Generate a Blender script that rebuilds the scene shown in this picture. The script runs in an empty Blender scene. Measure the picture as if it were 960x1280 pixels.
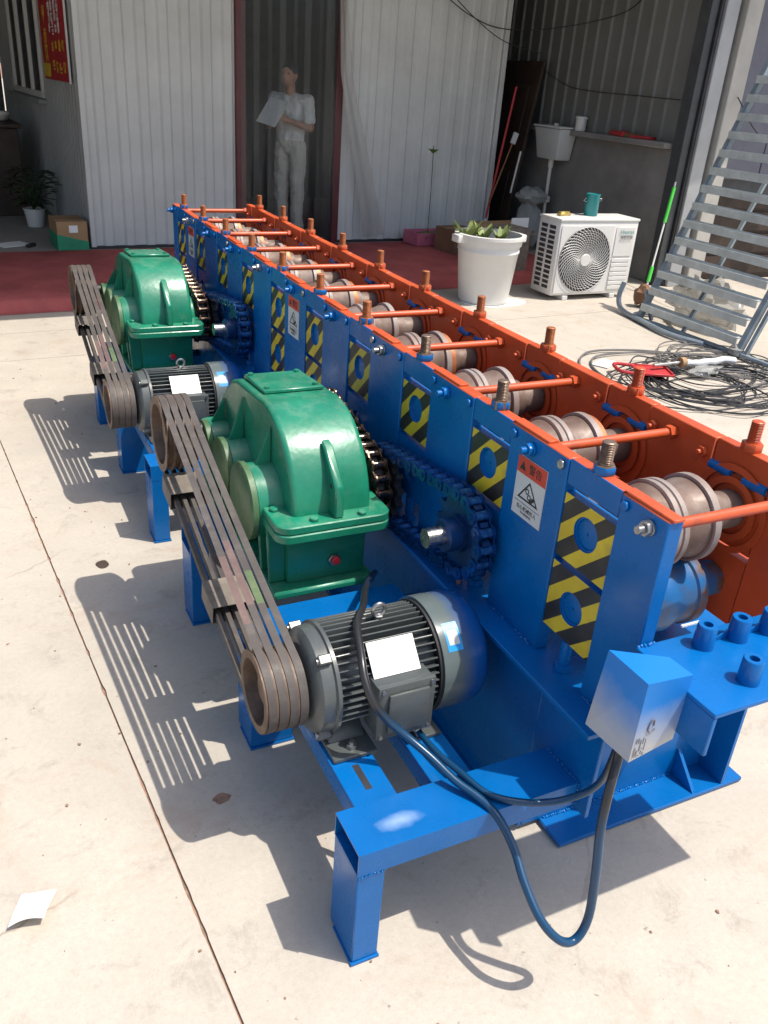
import bpy, bmesh, math, random
from math import sin, cos, pi, radians, atan2, sqrt, hypot
from mathutils import Vector, Matrix, noise as mnoise

random.seed(7)
sc = bpy.context.scene
COL = sc.collection

# ------------------------------------------------------------------ camera, sky, sun, exposure
cam_d = bpy.data.cameras.new('camera')
cam = bpy.data.objects.new('camera', cam_d); COL.objects.link(cam)
cam_d.sensor_fit = 'HORIZONTAL'; cam_d.sensor_width = 36.0
cam_d.lens = 1060.2 / 960 * 36.0
cam_d.clip_start = 0.05; cam_d.clip_end = 800
PITCH, ROLL, YAW = 0.4709, 0.0762, -0.4791
cam.matrix_world = (Matrix.Translation((-1.1295, -1.0135, 1.726)) @ Matrix.Rotation(YAW, 4, 'Z')
                    @ Matrix.Rotation(pi / 2 - PITCH, 4, 'X') @ Matrix.Rotation(ROLL, 4, 'Z'))
sc.camera = cam

SUN = Vector((0.362, -0.278, 1.0)).normalized()
world = bpy.data.worlds.new('World'); sc.world = world; world.use_nodes = True
wn = world.node_tree; wn.nodes.clear()
wo = wn.nodes.new('ShaderNodeOutputWorld'); wb = wn.nodes.new('ShaderNodeBackground'); sky = wn.nodes.new('ShaderNodeTexSky')
sky.sky_type = 'NISHITA'; sky.sun_disc = False
sky.sun_elevation = math.asin(SUN.z); sky.sun_rotation = atan2(SUN.x, SUN.y)
sky.dust_density = 3.0; sky.air_density = 1.1; sky.ozone_density = 1.0
wb.inputs['Strength'].default_value = 0.15
wn.links.new(sky.outputs[0], wb.inputs[0]); wn.links.new(wb.outputs[0], wo.inputs[0])
sl = bpy.data.lights.new('sun', 'SUN'); sl.energy = 3.9; sl.angle = radians(0.53); sl.color = (1.0, 0.945, 0.85)
so = bpy.data.objects.new('sun', sl); COL.objects.link(so); so.rotation_euler = SUN.to_track_quat('Z', 'Y').to_euler(); so.location = (3, -2, 9)
sc.view_settings.view_transform = 'Standard'; sc.view_settings.look = 'None'
sc.view_settings.exposure = 0.46; sc.view_settings.gamma = 1.0; sc.view_settings.use_curve_mapping = False

# ------------------------------------------------------------------ materials
class N:
    def __init__(s, name):
        s.m = bpy.data.materials.new(name); s.m.use_nodes = True
        s.t = s.m.node_tree; s.t.nodes.clear()
        s.out = s.t.nodes.new('ShaderNodeOutputMaterial')
    def n(s, typ, **kw):
        x = s.t.nodes.new('ShaderNode' + typ)
        for k, v in kw.items():
            if k.startswith('i_'):
                x.inputs[k[2:].replace('_', ' ')].default_value = v
            else:
                setattr(x, k, v)
        return x
    def l(s, a, b): s.t.links.new(a, b)
    def tc(s, sock='Object'):
        return s.n('TexCoord').outputs[sock]
    def noise(s, scale, detail=4.0, rough=0.55, vec=None, dist=0.0):
        x = s.n('TexNoise'); x.inputs['Scale'].default_value = scale; x.inputs['Detail'].default_value = detail
        x.inputs['Roughness'].default_value = rough; x.inputs['Distortion'].default_value = dist
        if vec is not None: s.l(vec, x.inputs['Vector'])
        return x.outputs['Fac']
    def ramp(s, fac, *stops):
        x = s.n('ValToRGB'); e = x.color_ramp.elements
        while len(e) < len(stops): e.new(0.5)
        for q, (p, c) in zip(e, stops):
            q.position = p; q.color = tuple(c) + (1.0,) if len(c) == 3 else c
        s.l(fac, x.inputs['Fac']); return x.outputs['Color']
    def mix(s, fac, a, b, mode='MIX'):
        x = s.n('MixRGB', blend_type=mode)
        for k, v in (('Fac', fac), ('Color1', a), ('Color2', b)):
            if hasattr(v, 'links'): s.l(v, x.inputs[k])
            elif isinstance(v, (int, float)): x.inputs[k].default_value = v
            else: x.inputs[k].default_value = tuple(v) + (1.0,)
        return x.outputs['Color']
    def math(s, op, a, b=None):
        x = s.n('Math', operation=op)
        for i, v in ((0, a), (1, b)):
            if v is None: continue
            if hasattr(v, 'links'): s.l(v, x.inputs[i])
            else: x.inputs[i].default_value = v
        return x.outputs[0]
    def xyz(s, vec):
        x = s.n('SeparateXYZ'); s.l(vec, x.inputs[0]); return x.outputs
    def rng(s, v, a, b, c=0.0, d=1.0):
        x = s.n('MapRange'); s.l(v, x.inputs['Value'])
        for k, w in zip(('From Min', 'From Max', 'To Min', 'To Max'), (a, b, c, d)): x.inputs[k].default_value = w
        return x.outputs[0]
    def bump(s, h, strength=0.2, dist=0.002):
        x = s.n('Bump'); x.inputs['Strength'].default_value = strength; x.inputs['Distance'].default_value = dist
        s.l(h, x.inputs['Height']); return x.outputs[0]
    def bsdf(s, color, rough=0.5, metal=0.0, normal=None, coat=0.0, spec=0.5):
        x = s.n('BsdfPrincipled')
        for k, v in (('Base Color', color), ('Roughness', rough), ('Metallic', metal)):
            if hasattr(v, 'links'): s.l(v, x.inputs[k])
            elif isinstance(v, (int, float)): x.inputs[k].default_value = v
            else: x.inputs[k].default_value = tuple(v) + (1.0,)
        x.inputs['Coat Weight'].default_value = coat; x.inputs['Coat Roughness'].default_value = 0.12
        x.inputs['Specular IOR Level'].default_value = spec
        if normal is not None: s.l(normal, x.inputs['Normal'])
        s.l(x.outputs[0], s.out.inputs[0]); return x

def mul(c, k): return tuple(min(1.0, v * k) for v in c)

def paint(name, c, rough=0.4, metal=0.0, var=0.18, scale=6.0, bump=0.06, bscale=160.0, coat=0.0, dust=0.0, spec=0.5):
    a = N(name); v = a.tc()
    n1 = a.noise(scale, 5, 0.6, v)
    colr = a.ramp(n1, (0.3, mul(c, 1 - var)), (0.7, mul(c, 1 + var)))
    if dust:
        n2 = a.noise(scale * 2.7, 6, 0.65, v)
        f = a.rng(n2, 0.52, 0.75, 0.0, dust)
        colr = a.mix(f, colr, (0.33, 0.29, 0.24))
    r = a.rng(a.noise(scale * 3.1, 4, 0.6, v), 0.3, 0.7, max(0.05, rough - 0.08), min(1, rough + 0.1))
    nb = a.bump(a.noise(bscale, 3, 0.6, v), bump, 0.002)
    a.bsdf(colr, r, metal, nb, coat, spec)
    return a.m

BLUE_C = (0.001, 0.112, 0.36)
M = {}
def blue_mat(name, spot=None):
    a = N(name); v = a.tc(); c = BLUE_C
    n1 = a.noise(3.0, 6, 0.6, v, 0.6)
    col = a.ramp(n1, (0.3, mul(c, 0.86)), (0.7, mul(c, 1.14)))
    # thin coats show a greyer tone, small chips down to primer, dusty smears
    col = a.mix(a.rng(a.noise(8.0, 7, 0.72, v, 0.8), 0.58, 0.78, 0, 0.35), col, (0.02, 0.14, 0.36))
    col = a.mix(a.rng(a.noise(46.0, 5, 0.7, v), 0.74, 0.77, 0, 0.7), col, (0.06, 0.075, 0.10))
    col = a.mix(a.rng(a.noise(5.0, 8, 0.78, v), 0.60, 0.80, 0, 0.10), col, (0.25, 0.25, 0.24))
    r = a.rng(a.noise(6.0, 6, 0.7, v), 0.3, 0.7, 0.18, 0.42)
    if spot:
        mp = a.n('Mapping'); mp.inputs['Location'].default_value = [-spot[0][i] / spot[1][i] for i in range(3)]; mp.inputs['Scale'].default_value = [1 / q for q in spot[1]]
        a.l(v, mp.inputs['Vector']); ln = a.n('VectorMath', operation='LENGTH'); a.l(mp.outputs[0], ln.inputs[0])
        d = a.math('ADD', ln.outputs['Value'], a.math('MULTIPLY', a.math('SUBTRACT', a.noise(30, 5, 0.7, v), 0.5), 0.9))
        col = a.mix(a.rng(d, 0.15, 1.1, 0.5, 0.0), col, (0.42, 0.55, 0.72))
    a.bsdf(col, r, 0.0, a.bump(a.noise(22, 4, 0.6, v), 0.012, 0.002), spec=0.35)
    return a.m
M['blue'] = blue_mat('blue enamel')
M['blue_pale_spot'] = blue_mat('blue enamel with a pale spot', ((-0.455, 0.105, 0.337), (0.055, 0.022, 0.05)))  # whitish ellipse mixed into the blue on the front beam top
def orange_mat():
    a = N('orange enamel'); v = a.tc(); c = (0.50, 0.078, 0.020)
    base = a.ramp(a.noise(5, 5, 0.6, v), (0.3, mul(c, 0.8)), (0.7, mul(c, 1.15)))
    g = a.noise(14, 6, 0.7, v)
    base = a.mix(a.rng(g, 0.6, 0.72, 0, 0.6), base, (0.10, 0.045, 0.025))
    a.bsdf(base, a.rng(g, 0.3, 0.7, 0.32, 0.5), 0.0, a.bump(a.noise(70, 3, 0.6, v), 0.06, 0.002))
    return a.m
M['orange'] = orange_mat()
def green_mat():
    a = N('green hammered enamel'); v = a.tc(); c = (0.010, 0.185, 0.105)
    base = a.ramp(a.noise(7, 5, 0.6, v), (0.3, mul(c, 0.8)), (0.7, mul(c, 1.2)))
    # dust that settled on upward facing faces
    geo = a.n('NewGeometry'); nz = a.xyz(geo.outputs['Normal'])[2]
    d = a.math('MULTIPLY', a.rng(nz, 0.35, 1.0, 0, 1), a.rng(a.noise(22, 6, 0.7, v), 0.45, 0.75, 0, 0.3))
    base = a.mix(d, base, (0.30, 0.33, 0.26))
    vor = a.n('TexVoronoi'); vor.inputs['Scale'].default_value = 55; a.l(v, vor.inputs['Vector'])
    h = a.math('ADD', a.math('MULTIPLY', vor.outputs['Distance'], 0.5), a.noise(18, 4, 0.6, v))
    a.bsdf(base, a.rng(a.noise(12, 4, 0.6, v), 0.3, 0.7, 0.24, 0.42), 0.0, a.bump(h, 0.2, 0.003), coat=0.15)
    return a.m
M['green'] = green_mat()
M['green_dull'] = paint('green cap dusty', (0.06, 0.13, 0.055), 0.5, var=0.25, scale=10, dust=0.25)
M['motor'] = paint('motor grey enamel', (0.075, 0.085, 0.085), 0.32, var=0.15, scale=12, bump=0.08, dust=0.06)
M['black'] = paint('black rubber', (0.018, 0.018, 0.019), 0.6, var=0.2)
M['dark'] = paint('dark steel', (0.03, 0.03, 0.035), 0.5, var=0.3)
M['belt'] = paint('dusty belt rubber', (0.075, 0.064, 0.058), 0.62, var=0.22, scale=9, bump=0.15, dust=0.16)
M['beltred'] = paint('belt with red print', (0.135, 0.085, 0.075), 0.62, var=0.2, scale=9, dust=0.2)
M['beltgreen'] = paint('belt with green print', (0.095, 0.14, 0.06), 0.62, var=0.2, scale=9, dust=0.2)
M['sleeve'] = paint('grey card sleeve', (0.17, 0.145, 0.12), 0.75, var=0.35, scale=16, dust=0.15)
M['rustrim'] = paint('rusty cast iron', (0.13, 0.085, 0.06), 0.55, metal=0.3, var=0.35, scale=25, bump=0.2)
M['steel'] = paint('bright steel', (0.55, 0.53, 0.50), 0.25, metal=1.0, var=0.15, scale=30)
M['bolt'] = paint('plated bolt', (0.36, 0.36, 0.36), 0.35, metal=0.9, var=0.3, scale=40)
def roll_mat():
    a = N('roll steel'); v = a.tc(); p = a.xyz(v)
    n = a.noise(9, 6, 0.65, v)
    rad = a.math('SQRT', a.math('ADD', a.math('MULTIPLY', p[1], p[1]), a.math('MULTIPLY', p[2], p[2])))
    body = a.ramp(n, (0.3, (0.10, 0.05, 0.032)), (0.55, (0.17, 0.115, 0.09)), (0.75, (0.24, 0.20, 0.18)))
    rim = a.ramp(n, (0.3, (0.20, 0.13, 0.10)), (0.62, (0.30, 0.26, 0.24)))
    c = a.mix(a.rng(rad, 0.0955, 0.0985), body, rim)
    a.bsdf(c, a.rng(a.noise(30, 4, 0.6, v), 0.3, 0.7, 0.45, 0.7), 0.15, a.bump(a.noise(120, 3, 0.6, v), 0.1, 0.001))
    return a.m
M['roll'] = roll_mat()
M['rollring'] = paint('rusty orange ring', (0.42, 0.14, 0.05), 0.5, metal=0.3, var=0.35, scale=20)
def rollblue():
    a = N('roll with blue overspray'); v = a.tc(); n = a.noise(11, 6, 0.65, v)
    a.bsdf(a.ramp(n, (0.38, (0.11, 0.06, 0.045)), (0.46, (0.05, 0.10, 0.20)), (0.58, (0.008, 0.12, 0.34))), 0.42, 0.2); return a.m
M['rollblue'] = rollblue()
M['chain_brown'] = paint('oily chain steel', (0.13, 0.085, 0.06), 0.3, metal=0.85, var=0.5, scale=60)
M['chain_blue'] = paint('chain sprayed blue', (0.006, 0.058, 0.21), 0.2, metal=0.5, var=0.35, scale=20)
M['roller_blue'] = paint('chain roller part sprayed', (0.04, 0.17, 0.42), 0.2, metal=0.6, var=0.6, scale=60)
M['roller_brown'] = paint('bright oily roller', (0.34, 0.24, 0.17), 0.2, metal=1.0, var=0.4, scale=60)
M['white'] = paint('white plate', (0.78, 0.78, 0.76), 0.4, var=0.05)
M['whiteplastic'] = paint('white plastic', (0.66, 0.65, 0.62), 0.4, var=0.05, scale=3, dust=0.08)
M['redcap'] = paint('red plastic', (0.55, 0.02, 0.02), 0.35)
M['red'] = paint('red paint', (0.42, 0.025, 0.03), 0.5, var=0.15)
M['ink'] = paint('black ink', (0.02, 0.02, 0.02), 0.6)
M['stickerblue'] = paint('blue sticker', (0.03, 0.30, 0.70), 0.3, var=0.1)
M['labelred'] = paint('label red', (0.55, 0.05, 0.03), 0.4)
M['labelwhite'] = paint('label silver', (0.55, 0.56, 0.57), 0.35, var=0.08)
M['yellow'] = paint('yellow print', (0.65, 0.45, 0.03), 0.6)
def hazard(name, phase):
    a = N(name); v = a.tc(); p = a.xyz(v)
    s = a.math('ADD', p[2], a.math('MULTIPLY', p[1], 0.93))
    f = a.math('FRACT', a.math('MULTIPLY', a.math('SUBTRACT', s, phase - 0.98), 1 / 0.098))
    yel = a.math('LESS_THAN', f, 0.48)
    n = a.noise(9, 6, 0.65, v)
    y = a.ramp(n, (0.3, (0.50, 0.36, 0.02)), (0.7, (0.68, 0.52, 0.03)))
    k = a.ramp(n, (0.3, (0.012, 0.012, 0.012)), (0.7, (0.045, 0.04, 0.035)))
    c = a.mix(yel, k, y)
    c = a.mix(a.rng(a.noise(3.1, 4, 0.6, v), 0.62, 0.72, 0, 0.55), c, (0.03, 0.05, 0.10))
    a.bsdf(c, 0.42)
    return a.m
M['haz_up'] = hazard('hazard tape upper', -0.08)
M['haz_low'] = hazard('hazard tape lower', -0.054)
def fade(name, c0, c1, axis, lo, hi, rough=0.35, metal=0.0):
    """paint overspray: c0 below lo, c1 above hi along an object axis, ragged edge"""
    a = N(name); v = a.tc(); p = a.xyz(v)[axis]
    j = a.math('ADD', p, a.math('MULTIPLY', a.math('SUBTRACT', a.noise(14, 4, 0.6, v), 0.5), abs(hi - lo) * 0.7))
    f = a.rng(j, lo, hi)
    a.bsdf(a.mix(f, c0, c1), rough, metal, a.bump(a.noise(150, 3, 0.6, v), 0.06, 0.002))
    return a.m

def concrete(name, c=(0.475, 0.428, 0.365), stain=0.6, crack=True):
    a = N(name); v = a.tc('Object')
    big = a.noise(0.7, 5, 0.6, v, 0.4); mid = a.noise(4.2, 6, 0.62, v, 0.3); fin = a.noise(60, 5, 0.7, v)
    col = a.ramp(big, (0.3, mul(c, 0.90)), (0.7, mul(c, 1.08)))
    col = a.mix(a.rng(mid, 0.35, 0.7, 0, 0.6), col, mul(c, 0.82))
    col = a.mix(a.rng(a.noise(1.7, 7, 0.7, v, 1.2), 0.42, 0.66, 0, 0.5), col, mul(c, 1.16))
    col = a.mix(a.rng(fin, 0.35, 0.7, 0, 0.45), col, mul(c, 0.74))
    col = a.mix(a.rng(a.noise(190, 3, 0.7, v), 0.5, 0.75, 0, 0.5), col, mul(c, 0.70))
    # rusty reddish patches and grey dirt
    r1 = a.rng(a.noise(2.3, 8, 0.74, v, 0.8), 0.55, 0.74, 0, stain)
    col = a.mix(r1, col, (0.37, 0.26, 0.19))
    d1 = a.rng(a.noise(6.3, 8, 0.78, v, 0.5), 0.55, 0.70, 0, stain * 0.85)
    col = a.mix(d1, col, (0.24, 0.21, 0.18))
    sp = a.rng(a.noise(33, 3, 0.6, v), 0.70, 0.74, 0, 0.6)
    col = a.mix(sp, col, (0.16, 0.12, 0.10))
    if crack:
        vo = a.n('TexVoronoi', feature='DISTANCE_TO_EDGE'); vo.inputs['Scale'].default_value = 0.55
        w = a.n('MixRGB', blend_type='ADD'); w.inputs['Fac'].default_value = 0.22; a.l(v, w.inputs['Color1'])
        nn = a.n('TexNoise'); nn.inputs['Scale'].default_value = 3.5; nn.inputs['Detail'].default_value = 6; a.l(v, nn.inputs['Vector'])
        a.l(nn.outputs['Color'], w.inputs['Color2']); a.l(w.outputs[0], vo.inputs['Vector'])
        ck = a.math('MULTIPLY', a.math('LESS_THAN', vo.outputs['Distance'], 0.0022), a.rng(a.noise(0.9, 3, 0.5, v), 0.5, 0.62, 0, 0.6))
        col = a.mix(ck, col, (0.22, 0.17, 0.13))
    h = a.math('ADD', a.math('MULTIPLY', mid, 0.6), a.math('MULTIPLY', fin, 0.25))
    a.bsdf(col, 0.85, 0.0, a.bump(h, 0.28, 0.006), spec=0.25)
    return a.m
M['concrete'] = concrete('yard concrete')
M['joint'] = paint('joint dirt', (0.27, 0.16, 0.11), 0.9, var=0.4, scale=30, bump=0.3, dust=0.4)
M['plinth'] = concrete('old plinth concrete', (0.30, 0.28, 0.25), 0.4, False)
def carpet():
    a = N('red carpet'); v = a.tc(); c = (0.40, 0.105, 0.10)
    col = a.ramp(a.noise(3, 6, 0.6, v), (0.3, mul(c, 0.75)), (0.7, mul(c, 1.2)))
    col = a.mix(a.rng(a.noise(9, 6, 0.7, v), 0.55, 0.8, 0, 0.35), col, (0.33, 0.17, 0.14))
    a.bsdf(col, 0.95, 0, a.bump(a.noise(260, 2, 0.6, v), 0.5, 0.004), spec=0.1)
    return a.m
M['carpet'] = carpet()
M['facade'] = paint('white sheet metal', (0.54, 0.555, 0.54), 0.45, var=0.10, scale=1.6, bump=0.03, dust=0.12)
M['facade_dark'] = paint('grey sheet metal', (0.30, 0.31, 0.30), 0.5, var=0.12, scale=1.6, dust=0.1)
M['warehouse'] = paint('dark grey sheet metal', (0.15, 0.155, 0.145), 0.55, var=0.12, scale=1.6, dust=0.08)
M['maroon'] = paint('maroon door frame', (0.10, 0.018, 0.022), 0.4, var=0.2)
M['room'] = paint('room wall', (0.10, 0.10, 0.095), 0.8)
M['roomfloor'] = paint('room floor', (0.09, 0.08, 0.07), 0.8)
M['wood_dark'] = paint('dark brown wood', (0.045, 0.028, 0.02), 0.6, var=0.35, scale=5)
M['card'] = paint('cardboard', (0.36, 0.22, 0.11), 0.8, var=0.12, scale=4)
M['card_dark'] = paint('old cardboard', (0.19, 0.10, 0.055), 0.85, var=0.2, scale=5)
M['cardgreen'] = paint('green print on card', (0.03, 0.25, 0.13), 0.8)
M['pink'] = paint('pink plastic', (0.50, 0.13, 0.20), 0.5, var=0.12)
M['leaf'] = paint('leaf', (0.10, 0.19, 0.035), 0.5, var=0.3, scale=20)
M['leafpale'] = paint('pale leaf', (0.24, 0.30, 0.10), 0.5, var=0.3, scale=20)
M['leafdark'] = paint('dark leaf', (0.03, 0.06, 0.02), 0.5, var=0.3, scale=20)
M['soil'] = paint('soil', (0.05, 0.035, 0.025), 0.95)
M['galv'] = paint('galvanised steel', (0.46, 0.50, 0.49), 0.5, metal=0.15, var=0.2, scale=8, dust=0.1)
M['steelblue'] = paint('grey blue painted steel', (0.22, 0.27, 0.31), 0.45, metal=0.2, var=0.2, scale=8, dust=0.2)
M['postgrey'] = paint('grey post', (0.36, 0.37, 0.38), 0.5, metal=0.2, var=0.12, scale=3, dust=0.15)
M['postcream'] = paint('cream post', (0.42, 0.405, 0.37), 0.6, var=0.12, scale=3, dust=0.15)
M['postdark'] = paint('charcoal post', (0.05, 0.055, 0.06), 0.5, var=0.2)
M['gatepanel'] = paint('slate gate sheet', (0.12, 0.125, 0.16), 0.5, var=0.1)
M['render'] = paint('grey render', (0.23, 0.22, 0.205), 0.9, var=0.22, scale=2.2, bump=0.25, bscale=40, dust=0.12)
M['teal'] = paint('teal tin', (0.01, 0.22, 0.23), 0.35, var=0.08)
M['brass'] = paint('brass block', (0.45, 0.33, 0.10), 0.4, metal=0.5)
M['cable'] = paint('black cable', (0.03, 0.03, 0.032), 0.4, var=0.3)
M['cable_grey'] = paint('dusty cable', (0.13, 0.125, 0.12), 0.55, var=0.3)
M['skin'] = paint('skin', (0.42, 0.22, 0.14), 0.55, var=0.08)
M['hair'] = paint('black hair', (0.012, 0.01, 0.01), 0.5)
M['shirt'] = paint('white cotton', (0.72, 0.72, 0.70), 0.85, var=0.06)
M['trousers'] = paint('cream trousers', (0.60, 0.57, 0.50), 0.85, var=0.08)
M['paper'] = paint('paper', (0.80, 0.80, 0.77), 0.7, var=0.04)
M['neon'] = paint('green plastic grip', (0.06, 0.50, 0.05), 0.4)
M['rustpole'] = paint('rusty pole', (0.25, 0.10, 0.04), 0.7, var=0.3, scale=20)
M['canopy'] = paint('canopy sheet', (0.35, 0.36, 0.38), 0.6)
def pvc():
    a = N('clear plastic strip')
    tr = a.n('BsdfTransparent'); tr.inputs[0].default_value = (0.93, 0.945, 0.95, 1)
    gl = a.n('BsdfGlossy'); gl.inputs['Color'].default_value = (0.9, 0.95, 1, 1); gl.inputs['Roughness'].default_value = 0.18
    df = a.n('BsdfDiffuse'); df.inputs['Color'].default_value = (0.32, 0.34, 0.35, 1)
    m1 = a.n('MixShader'); m1.inputs[0].default_value = 0.055; a.l(tr.outputs[0], m1.inputs[1]); a.l(df.outputs[0], m1.inputs[2])
    fr = a.n('Fresnel'); fr.inputs[0].default_value = 1.36
    m2 = a.n('MixShader'); a.l(fr.outputs[0], m2.inputs[0]); a.l(m1.outputs[0], m2.inputs[1]); a.l(gl.outputs[0], m2.inputs[2])
    a.l(m2.outputs[0], a.out.inputs[0]); return a.m
M['pvc'] = pvc()
def bag():
    a = N('clear plastic bag')
    tr = a.n('BsdfTransparent'); tr.inputs[0].default_value = (0.9, 0.9, 0.9, 1)
    df = a.n('BsdfPrincipled'); df.inputs['Base Color'].default_value = (0.45, 0.45, 0.43, 1); df.inputs['Roughness'].default_value = 0.25
    m1 = a.n('MixShader'); m1.inputs[0].default_value = 0.55; a.l(tr.outputs[0], m1.inputs[1]); a.l(df.outputs[0], m1.inputs[2])
    a.l(m1.outputs[0], a.out.inputs[0]); return a.m
M['bag'] = bag()
M['motorfan'] = fade('fan cover with blue overspray', (0.105, 0.13, 0.13), (0.004, 0.065, 0.26), 0, -0.185, -0.135, 0.26)
M['boxspray'] = fade('silver card with blue overspray', (0.42, 0.43, 0.45), (0.01, 0.20, 0.62), 2, 0.63, 0.735, 0.42, 0.15)
M['cablespray'] = fade('cable with blue overspray', (0.022, 0.022, 0.024), (0.004, 0.045, 0.11), 2, 0.50, 0.42, 0.3)

# ------------------------------------------------------------------ mesh helpers
WM = {}
def _basis(d):
    d = Vector(d).normalized()
    u = d.cross(Vector((0, 0, 1)) if abs(d.z) < 0.9 else Vector((0, 1, 0))).normalized()
    return d, u, d.cross(u)

class MB:
    def __init__(s): s.v = []; s.f = []; s.mi = []; s.cur = 0
    def add(s, vs, fs):
        o = len(s.v); s.v += [tuple(q) for q in vs]; s.f += [tuple(i + o for i in f) for f in fs]; s.mi += [s.cur] * len(fs); return s
    def mat(s, i): s.cur = i; return s
    def box(s, x0, x1, y0, y1, z0, z1, R=None, c=None):
        vs = [Vector((x, y, z)) for x in (x0, x1) for y in (y0, y1) for z in (z0, z1)]
        if R is not None:
            c = Vector(c) if c is not None else Vector(((x0 + x1) / 2, (y0 + y1) / 2, (z0 + z1) / 2))
            vs = [R @ (q - c) + c for q in vs]
        return s.add(vs, [(0, 1, 3, 2), (4, 6, 7, 5), (0, 4, 5, 1), (2, 3, 7, 6), (0, 2, 6, 4), (1, 5, 7, 3)])
    def cyl(s, p0, p1, r0, r1=None, n=20, caps=True, rot=0.0):
        p0, p1 = Vector(p0), Vector(p1); r1 = r0 if r1 is None else r1
        d, u, w = _basis(p1 - p0)
        vs = []
        for p, r in ((p0, r0), (p1, r1)):
            for i in range(n):
                t = 2 * pi * i / n + rot; vs.append(p + (u * cos(t) + w * sin(t)) * r)
        fs = [(i, (i + 1) % n, n + (i + 1) % n, n + i) for i in range(n)]
        if caps: fs += [tuple(range(n - 1, -1, -1)), tuple(range(n, 2 * n))]
        return s.add(vs, fs)
    def lathe(s, prof, o, axis, n=32, closed=False):
        """prof: list of (t along axis, r)"""
        o = Vector(o); d, u, w = _basis(axis); vs = []; fs = []
        for t, r in prof:
            for i in range(n):
                a = 2 * pi * i / n; vs.append(o + d * t + (u * cos(a) + w * sin(a)) * r)
        k = len(prof)
        for j in range(k - 1 + (1 if closed else 0)):
            j2 = (j + 1) % k
            for i in range(n):
                i2 = (i + 1) % n; fs.append((j * n + i, j * n + i2, j2 * n + i2, j2 * n + i))
        if not closed:
            fs.append(tuple(range(n - 1, -1, -1))); fs.append(tuple(range((k - 1) * n, k * n)))
        return s.add(vs, fs)
    def tube(s, path, r, n=8, closed=False, caps=True):
        P = [Vector(p) for p in path]; k = len(P); vs = []; fs = []; pu = None
        for j in range(k):
            if closed: t = P[(j + 1) % k] - P[j - 1]
            else: t = P[min(j + 1, k - 1)] - P[max(j - 1, 0)]
            d = t.normalized()
            if pu is None: _, u, w = _basis(d)
            else:
                u = (pu - d * pu.dot(d)).normalized(); w = d.cross(u)
            pu = u; rr = r[j] if isinstance(r, (list, tuple)) else r
            for i in range(n):
                a = 2 * pi * i / n; vs.append(P[j] + (u * cos(a) + w * sin(a)) * rr)
        for j in range(k if closed else k - 1):
            j2 = (j + 1) % k
            for i in range(n): fs.append((j * n + i, j * n + (i + 1) % n, j2 * n + (i + 1) % n, j2 * n + i))
        if not closed and caps: fs += [tuple(range(n - 1, -1, -1)), tuple(range((k - 1) * n, k * n))]
        return s.add(vs, fs)
    def prism(s, poly, axis, a0, a1):
        """poly: 2d points in the plane of the two other axes (cyclic order), extruded along axis"""
        n = len(poly)
        def mk(p, a):
            return {0: (a, p[0], p[1]), 1: (p[0], a, p[1]), 2: (p[0], p[1], a)}[axis]
        vs = [mk(p, a0) for p in poly] + [mk(p, a1) for p in poly]
        fs = [(i, (i + 1) % n, n + (i + 1) % n, n + i) for i in range(n)] + [tuple(range(n - 1, -1, -1)), tuple(range(n, 2 * n))]
        return s.add(vs, fs)
    def hexa(s, c, axis, r, h, bore=False):
        c = Vector(c); a = Vector(axis).normalized()
        return s.cyl(c, c + a * h, r, n=6)
    def mesh(s, name, mats, bevel=0.0, seg=1, smooth=40, xf=None):
        me = bpy.data.meshes.new(name); me.from_pydata(s.v, [], s.f)
        if not isinstance(mats, (list, tuple)): mats = [mats]
        for m in mats: me.materials.append(M[m] if isinstance(m, str) else m)
        if len(mats) > 1: me.polygons.foreach_set('material_index', s.mi)
        bm = bmesh.new(); bm.from_mesh(me)
        bmesh.ops.recalc_face_normals(bm, faces=bm.faces)
        if bevel:
            es = [e for e in bm.edges if len(e.link_faces) == 2 and e.calc_face_angle(0) > radians(35)]
            bmesh.ops.bevel(bm, geom=es, offset=bevel, segments=seg, profile=0.6, affect='EDGES', clamp_overlap=True)
        if xf is not None: bm.transform(xf)
        bm.to_mesh(me); bm.free()
        if smooth:
            me.shade_smooth(); me.set_sharp_from_angle(angle=radians(smooth))
        return me
    def build(s, name, mats, parent=None, loc=None, rot=None, **kw):
        return place(name, s.mesh(name, mats, **kw), parent, loc, rot)

def place(name, data, parent=None, loc=None, rot=None):
    """put a mesh (or an Empty, data None) at a world transform, optionally as a child of parent"""
    o = bpy.data.objects.new(name, data)
    m = Matrix.Translation(Vector(loc) if loc is not None else Vector((0, 0, 0)))
    if rot is not None: m = m @ (rot.to_4x4() if hasattr(rot, 'to_4x4') else rot)
    COL.objects.link(o); WM[o.name] = m
    if parent is not None:
        o.parent = parent; o.matrix_parent_inverse = WM[parent.name].inverted()
    o.matrix_basis = m
    return o
def tag(o, label=None, cat=None, group=None, kind=None):
    if label: o['label'] = label
    if cat: o['category'] = cat
    if group: o['group'] = group
    if kind: o['kind'] = kind
    return o
def thing(name, label, cat, loc=(0, 0, 0), group=None, rot=None):
    return tag(place(name, None, None, loc, rot), label, cat, group)
def copy_tree(o, off, parent=None, label=None):
    c = o.copy(); COL.objects.link(c)
    if parent is None:
        c.matrix_basis = Matrix.Translation(off) @ o.matrix_basis
    else:
        c.parent = parent; c.matrix_parent_inverse = o.matrix_parent_inverse.copy(); c.matrix_basis = o.matrix_basis.copy()
    if label: c['label'] = label
    for ch in [q for q in bpy.data.objects if q.parent == o]: copy_tree(ch, off, c)
    return c
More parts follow.
